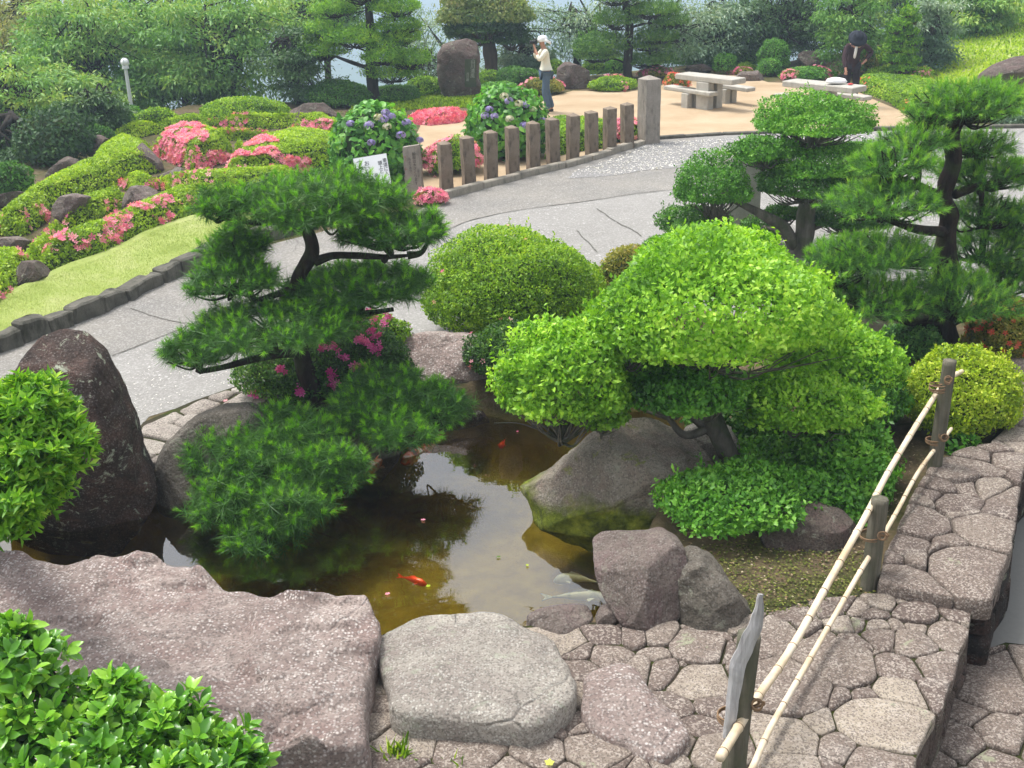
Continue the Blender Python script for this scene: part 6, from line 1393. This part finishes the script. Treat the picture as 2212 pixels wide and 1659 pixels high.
# ---------------------------------------------------------------- people
M_SKIN = plain('skin', (.45, .24, .16), .55, .3, .06); M_SHIRT = plain('cream_shirt', (.70, .68, .56), .8, .2, .06); M_JEAN = plain('blue_jeans', (.075, .115, .165), .85, .2, .25, 20)
M_CAP = plain('white_cap', (.78, .78, .77), .8); M_BLK = plain('black_plastic', (.02, .02, .022), .4); M_SHOE = plain('dark_shoes', (.03, .025, .022), .6)
M_COAT = plain('dark_plum_coat', (.045, .026, .03), .9, .15, .3, 9); M_HAT2 = plain('dark_blue_hat', (.022, .026, .036), .9, .15, .2); M_WS = plain('white_blouse', (.74, .72, .70), .8); M_TROU = plain('dark_trousers', (.025, .02, .025), .9); M_HAIR = plain('dark_hair', (.02, .015, .012), .6)
def skinned(name, J, E, mat, root, M4, sub=2):
    me = bpy.data.meshes.new(name); me.from_pydata([j[0] for j in J], E, []); o = new_obj(name, me, None, mat)
    md = o.modifiers.new('skin', 'SKIN'); md.use_smooth_shade = True; md.branch_smoothing = .6
    for i, j in enumerate(J):
        v = me.skin_vertices[0].data[i]; v.radius = j[1] if isinstance(j[1], tuple) else (j[1], j[1]); v.use_root = (i == 0)
    s = o.modifiers.new('sub', 'SUBSURF'); s.levels = 1; s.render_levels = sub
    bpy.context.view_layer.update()
    m2 = bpy.data.meshes.new_from_object(o.evaluated_get(bpy.context.evaluated_depsgraph_get())); m2.name = name
    if not len(m2.materials): m2.materials.append(mat)
    m2.polygons.foreach_set('use_smooth', np.ones(len(m2.polygons), dtype=bool))
    o.modifiers.clear(); o.data = m2
    o.matrix_world = M4; bpy.context.view_layer.update(); o.parent = root; o.matrix_parent_inverse = Matrix.Translation(-Vector(root.location))
    return o
def person(label, B, rz, J, hand_dirs, shirt, trou, shoe, sc=1.0, sleeve=1.0, coat=None, hem=None):
    """J: joints in metres, person facing +Y"""
    root = empty('person', tuple(B), label, 'person'); M4 = Matrix.Translation(Vector(B)) @ Matrix.Rotation(rz, 4, 'Z') @ Matrix.Scale(sc, 4)
    order = ['pelvis', 'spine', 'chest', 'neck', 'jaw', 'head', 'top']; r = {'pelvis': (.13, .11), 'spine': (.115, .10), 'chest': (.14, .11), 'neck': .05, 'jaw': (.06, .07), 'head': (.075, .09), 'top': (.055, .065)}
    V = [(J[k], r[k]) for k in order]; E = [(i, i + 1) for i in range(6)]
    hd = np.array(J['head']); fw = np.array(J.get('face', (0, 1, 0))); V.append((tuple(hd + fw * .098 - np.array([0, 0, .01])), .013)); E.append((5, len(V) - 1))
    for s in (-1, 1): V.append((tuple(hd + np.array([s * .085, 0, 0])), .014)); E.append((5, len(V) - 1))
    for sd in 'LR':
        s = -1 if sd == 'L' else 1; b = len(V)
        V += [(J['sh' + sd], .055), (J['el' + sd], .042), (J['wr' + sd], .027)]; E += [(2, b), (b, b + 1), (b + 1, b + 2)]
        w_ = np.array(J['wr' + sd]); d = nrm(np.array(hand_dirs[sd])); sx = nrm(np.cross(d, [0, 0, 1.0]) + 1e-6); palm = w_ + d * .055; V.append((tuple(palm), (.032, .018))); E.append((b + 2, b + 3)); pb = b + 3
        for f in range(4):
            o_ = sx * (f - 1.5) * .017; ln = [.055, .07, .066, .05][f]; p1 = palm + o_ + d * .035; p2 = p1 + d * ln * .5 + np.array([0, 0, -.012]); q = len(V); V += [(tuple(p1), .009), (tuple(p2), .008)]; E += [(pb, q), (q, q + 1)]
        q = len(V); V.append((tuple(palm - sx * .04 + d * .01), .010)); E.append((pb, q))
        b = len(V); V += [(J['hip' + sd], .085), (J['kn' + sd], .055), (J['an' + sd], .036), (tuple(np.array(J['an' + sd]) + np.array([0, .15, -.05])), .03)]; E += [(0, b), (b, b + 1), (b + 1, b + 2), (b + 2, b + 3)]
    skinned('body', V, E, M_SKIN, root, M4, 2)
    ch = np.array(J['chest']); nk = np.array(J['neck'])
    TV = [(J['spine'], (.150, .125)), (J['chest'], (.165, .135)), (tuple(ch * .35 + nk * .65), (.085, .075)), (tuple(np.array(J['pelvis']) * .75 + np.array(J['spine']) * .25), (.150, .13))]; TE = [(0, 1), (1, 2), (0, 3)]
    if hem: TV.append((hem, (.175, .15))); TE.append((3, 4))
    for sd in 'LR':
        b = len(TV); w_ = np.array(J['wr' + sd]); e_ = np.array(J['el' + sd]); TV += [(J['sh' + sd], .075), (J['el' + sd], .062), (tuple(e_ + (w_ - e_) * sleeve), .045)]; TE += [(1, b), (b, b + 1), (b + 1, b + 2)]
    skinned('shirt' if not coat else 'coat', TV, TE, coat or shirt, root, M4, 2)
    LV = [(J['pelvis'], (.145, .125))]; LE = []
    for sd in 'LR':
        b = len(LV); LV += [(J['hip' + sd], (.10, .11)), (J['kn' + sd], .078), (tuple(np.array(J['an' + sd]) + [0, 0, -.01]), .066)]; LE += [(0, b), (b, b + 1), (b + 1, b + 2)]
    skinned('trousers', LV, LE, trou, root, M4, 2)
    for sd in 'LR':
        a = np.array(J['an' + sd]); skinned('shoe', [(tuple(a + [0, -.03, -.045]), (.048, .04)), (tuple(a + [0, .08, -.055]), (.05, .035)), (tuple(a + [0, .19, -.062]), (.038, .025))], [(0, 1), (1, 2)], shoe, root, M4, 1)
    return root, M4
def hat(name, M4, root, c, tilt, prof, mat, brim_cut=None, n=28):
    V = []; F = []
    for i, (r, z) in enumerate(prof):
        for j in range(n):
            a = 2 * math.pi * j / n; k = r * (1 + (brim_cut(a) if brim_cut and i == 0 else 0)); V.append((k * math.cos(a), k * math.sin(a) * 1.12, z))
    V.append((0, 0, prof[-1][1])); 
    for i in range(len(prof) - 1):
        for j in range(n): q = (j + 1) % n; F.append((i * n + j, i * n + q, (i + 1) * n + q, (i + 1) * n + j))
    F += [((len(prof) - 1) * n + j, (len(prof) - 1) * n + (j + 1) % n, len(V) - 1) for j in range(n)]
    me = bpy.data.meshes.new(name); me.from_pydata(V, [], F); o = new_obj(name, me, None, mat, True); sm = o.modifiers.new('s', 'SOLIDIFY'); sm.thickness = .006
    o.matrix_world = M4 @ Matrix.Translation(Vector(c)) @ Matrix.Rotation(tilt, 4, 'X'); bpy.context.view_layer.update(); o.parent = root; o.matrix_parent_inverse = Matrix.Translation(-Vector(root.location)); return o
B1 = G(1181, 244)
J1 = dict(pelvis=(0, 0, .93), spine=(0, .0, 1.10), chest=(0, .02, 1.30), neck=(0, .05, 1.46), jaw=(0, .085, 1.52), head=(0, .08, 1.60), top=(0, .07, 1.665), shL=(-.17, .02, 1.39), shR=(.17, .02, 1.39), elL=(-.20, .19, 1.19), elR=(.19, .20, 1.21), wrL=(-.07, .245, 1.42), wrR=(.08, .235, 1.45), hipL=(-.09, 0, .86), hipR=(.09, 0, .86), knL=(-.10, .06, .48), knR=(.11, -.03, .48), anL=(-.11, -.02, .09), anR=(.12, -.16, .09))
p1, M1 = person('man in cream shirt, jeans and white cap taking a photo beside the hydrangea', B1, math.pi / 2 + .15, J1, {'L': (.3, .3, 1), 'R': (-.3, .3, 1)}, M_SHIRT, M_JEAN, M_SHOE, .99, .55)
hat('cap', M1, p1, (0, .07, 1.60), -.1, [(.098, -.02), (.103, .02), (.096, .06), (.075, .095), (.03, .112)], M_CAP, lambda a: .0)
hat('cap_flap', M1, p1, (0, -.01, 1.60), .5, [(.125, -.03), (.11, .0), (.1, .03)], M_CAP)
def camobj():
    mb = MB().box((0, 0, 0), (.14, .06, .10), bev=.008).box((0, .0, .06), (.06, .05, .03), bev=.006)
    V, F = tube_arr([(0, .02, 0), (0, .07, 0), (0, .13, 0)], [.035, .037, .04], n=8, sides=16); mb.add(V, [tuple(dict.fromkeys(f)) for f in F])
    o = mb.build('photo_camera', M_BLK); o.matrix_world = M1 @ Matrix.Translation((0, .23, 1.575)); return tag(o, 'black camera with lens held up by the man in the white cap', 'camera')
camobj()
B2 = G(1836, 229)
J2 = dict(pelvis=(0, -.10, .86), spine=(0, -.02, 1.05), chest=(0, .10, 1.24), neck=(0, .21, 1.36), jaw=(0, .29, 1.38), head=(0, .31, 1.45), top=(0, .30, 1.52), face=(0, .8, -.6), shL=(-.17, .10, 1.31), shR=(.17, .10, 1.31), elL=(-.37, .02, 1.14), elR=(.24, .22, 1.05), wrL=(-.22, .16, .98), wrR=(.22, .36, .84), hipL=(-.09, -.10, .82), hipR=(.09, -.10, .82), knL=(-.10, -.04, .46), knR=(.10, -.05, .46), anL=(-.10, -.09, .09), anR=(.11, -.10, .09))
p2, M2 = person('person in dark plum coat and dark hat bending over the right picnic table', B2, math.pi - .1, J2, {'L': (.6, .5, -.4), 'R': (0, .5, -1)}, M_COAT, M_TROU, M_SHOE, 1.02, .95, M_COAT, (0, -.08, .68))
hat('hat', M2, p2, (0, .30, 1.49), -.75, [(.20, -.045), (.14, .0), (.108, .01), (.10, .06), (.085, .095), (.03, .11)], M_HAT2)
skinned('blouse', [((0, .20, 1.30), (.045, .03)), ((.01, .20, 1.18), (.06, .035)), ((.02, .135, 1.03), (.065, .03))], [(0, 1), (1, 2)], M_WS, p2, M2, 1)

# ---------------------------------------------------------------- koi and things on the water
def koimat(name, cols, thr):
    t = NT(name); f = t.noise(9, 2, .5); return t.done(t.bsdf(t.ramp(f, [(p, c) for p, c in zip(thr, cols)]), .35, None, .5))
K1 = koimat('orange_grey_koi', [(.62, .50, .42), (.85, .22, .06), (.80, .60, .50), (.10, .09, .09)], (.30, .44, .54, .66)); K2 = koimat('red_white_black_koi', [(.85, .16, .05), (.82, .70, .62), (.80, .14, .05), (.05, .05, .05)], (.36, .44, .54, .62))
K3 = plain('vivid_red_koi', (.95, .10, .015), .35, .5, .1); K4 = koimat('white_koi', [(.60, .66, .70), (.55, .62, .66), (.30, .36, .42), (.58, .64, .68)], (.3, .45, .55, .65))
def koi(label, pts, wid, z, mat, seed, k=1.0):
    S = spline(GS(pts, z), 22); L_ = np.linalg.norm(np.diff(S, axis=0), axis=1).sum(); S[:, 2] = z; w_ = wid / (FPX / Zg(*pts[0], z))
    prof = np.interp(np.linspace(0, 1, 22), [0, .05, .15, .35, .6, .82, .92, 1], [.15, .5, .85, 1, .75, .3, .22, .15]) * w_ / 2
    T = nrm(np.gradient(S, axis=0)); N = np.stack([-T[:, 1], T[:, 0], 0 * T[:, 0]], -1); up = np.array([0, 0, 1.]); V = []; F = []
    for i in range(22):
        for j in range(12): a = 2 * math.pi * j / 12; V.append(S[i] + N[i] * math.cos(a) * prof[i] + up * math.sin(a) * prof[i] * 1.15)
    for i in range(21):
        for j in range(12): q = (j + 1) % 12; F.append((i * 12 + j, i * 12 + q, (i + 1) * 12 + q, (i + 1) * 12 + j))
    F += [tuple(range(11, -1, -1)), tuple(range(21 * 12, 22 * 12))]
    c = S.mean(0); root = empty('koi', tuple(c), label, 'fish', 'koi in the pond'); adopt(MB().add(V, F).build('body', mat, None, True), root)
    e = S[-1]; t = T[-1]; n_ = N[-1]; tl = L_ * .16
    def fin(P, nm): P = [np.array(p) for p in P]; mb = MB(); d = np.array([0, 0, .003]); n0 = len(P); mb.add([p + d for p in P] + [p - d for p in P], [tuple(range(n0)), tuple(range(2 * n0 - 1, n0 - 1, -1))] + [(i, i + n0, (i + 1) % n0 + n0, (i + 1) % n0) for i in range(n0)]); adopt(mb.build(nm, mat), root)
    fin([e - t * .02, e + t * tl + n_ * tl * .55, e + t * tl * .6, e + t * tl * 1.05 - n_ * tl * .45 + up * .02], 'tail_fin')
    a = S[6]; ta = T[6]; na_ = N[6]; r = prof[6]
    for s in (-1, 1): fin([a + na_ * s * r * .8, a + na_ * s * (r + tl * .7) + ta * tl * .5, a + na_ * s * (r + tl * .35) + ta * tl * .8, a + na_ * s * r * .8 + ta * tl * .35], 'side_fin')
    b = S[8]; fin([b + up * prof[8], S[10] + up * (prof[10] * 1.1 + w_ * .28), S[13] + up * (prof[13] * 1.1 + w_ * .12), S[14] + up * prof[14]], 'back_fin')
koi('long orange and grey koi beside the low pine pad', [(784, 1030), (805, 1008), (840, 988), (872, 976)], 25, -.335, K1, 1)
koi('red and white koi with black spots right of the grey one', [(866, 1000), (895, 985), (925, 970), (945, 945)], 30, -.34, K2, 2)
koi('vivid red small koi in the middle of the pond', [(922, 1263), (905, 1257), (885, 1250), (868, 1247)], 15, -.325, K3, 3)
koi('tiny red koi near the mossy boulder', [(1080, 966), (1085, 960), (1090, 952)], 13, -.36, K3, 4)
koi('white koi lying against the flat stone at right', [(1318, 1292), (1280, 1287), (1230, 1287), (1190, 1290)], 22, -.36, K4, 5)
koi('pale bluish koi above the white one', [(1196, 1256), (1220, 1250), (1255, 1250), (1290, 1258)], 22, -.40, K4, 6)
def bit(name, label, dx, dy, z, size, mat, seed, grp):
    rng = np.random.RandomState(seed); V, F = T_flower(5, .8, .2); V = V * size; V[:, 1] *= rng.uniform(.5, 1)
    o = new_obj(name, arr_mesh(name, V, F, np.full(len(F), rng.rand())), None, mat); o.location = G(dx, dy, z); o.rotation_euler = (0, 0, rng.rand() * 6); tag(o, label, 'petal' if 'petal' in name else 'leaf', grp)
for i, (n_, l_, a, b, z, s_, m_) in enumerate([('petal', 'lilac pink petal floating left of the red koi', 837, 1283, -.292, .022, M_PK), ('petal', 'pink petal floating between pine reflection and slab', 914, 1123, -.292, .022, M_PK), ('fallen_leaf', 'yellow leaf floating in the middle of the sky reflection', 1077, 1203, -.292, .02, M_GOLD), ('fallen_leaf', 'pale leaf speck right of the yellow leaf', 1139, 1221, -.292, .017, M_GOLD), ('fallen_leaf', 'yellow leaf at the nose of the red koi', 925, 1266, -.292, .019, M_GOLD), ('petal', 'pink petal on the paving left of the magenta azalea', 487, 866, .055, .035, M_PK), ('petal', 'white petal before the small flat stone', 1118, 932, -.292, .014, M_PK), ('petal', 'pink petal on the road by the kerb end', 941, 446, .02, .03, M_PK), ('petal', 'lime petal on the paving at the bottom edge', 1187, 1648, .045, .03, M_GOLD)]):
    bit(n_, l_, a, b, z, s_, m_, i, None)
# fallen petals and litter on the far road, one loose scatter
def litter(name, pts, n_, s_, mat, seed, label):
    rng = np.random.RandomState(seed); P = GS(pts); lo = P.min(0); hi = P.max(0); X_ = rng.uniform(lo[0], hi[0], n_ * 4); Y_ = rng.uniform(lo[1], hi[1], n_ * 4); k = pip(X_, Y_, P); X_ = X_[k][:n_]; Y_ = Y_[k][:n_]; m = len(X_); p = np.stack([X_, Y_, np.full(m, .017)], -1)
    d = rng.normal(size=(m, 3)) * [1, 1, .05]; tag(merged(name, [inst(T_leaf(.7, .1), p, d, rng.normal(size=(m, 3)) * .2 + [0, 0, 1], s_ * rng.uniform(.5, 1.4, m), rng.rand(m))], [mat]), label, 'petals', kind='stuff')
M_WP = leafmat('whitish_fallen_petals', [(.7, .68, .66), (.8, .78, .76)], .2, .7, .2)
litter('fallen_petals', [(1240, 372), (1330, 340), (1420, 308), (1640, 298), (1900, 292), (1900, 335), (1560, 348), (1450, 364), (1330, 380)], 2600, .035, M_WP, 3, 'white petals strewn on the far road')
litter('fallen_petals', [(150, 860), (330, 740), (540, 690), (540, 830), (420, 865), (310, 900)], 420, .014, M_WP, 4, 'pale specks on the near road')
litter('fallen_petals', [(60, 610), (230, 545), (400, 480), (480, 470), (300, 545), (100, 625)], 260, .03, M_PK, 5, 'pink petals under the long front hedge')

litter('leaf_litter', [(1440, 1200), (1620, 1010), (1900, 960), (1960, 950), (2000, 1000), (1900, 1160), (1885, 1290), (1620, 1345), (1560, 1250)], 1500, .02, leafmat('dry_leaf_litter', [(.05, .035, .02), (.14, .09, .05), (.26, .19, .11), (.40, .34, .24)], .1, .8, .1), 6, 'dry leaf litter on the soil beside the bamboo rail')
litter('moss_tufts', [(1440, 1200), (1700, 1150), (1890, 1200), (1885, 1290), (1620, 1345), (1560, 1300)], 2600, .018, leafmat('dull_moss', [(.03, .045, .01), (.07, .09, .02), (.12, .14, .03), (.2, .22, .05)], .1, .8, .1), 7, 'dull moss on the soil beside the bamboo rail')
# ---------------------------------------------------------------- the air between here and the sea
def haze():
    o = MB().box((0, 1285, -45), (3100, 2700, 112)).build('haze', None); m = bpy.data.materials.new('haze'); m.use_nodes = True; t = m.node_tree; t.nodes.clear()
    out = t.nodes.new('ShaderNodeOutputMaterial'); v = t.nodes.new('ShaderNodeVolumePrincipled'); v.inputs['Color'].default_value = (.66, .84, 1, 1); v.inputs['Density'].default_value = 0.0018; v.inputs['Anisotropy'].default_value = .2
    t.links.new(v.outputs[0], out.inputs['Volume']); o.data.materials.clear(); o.data.materials.append(m); tag(o, kind='stuff')
haze()
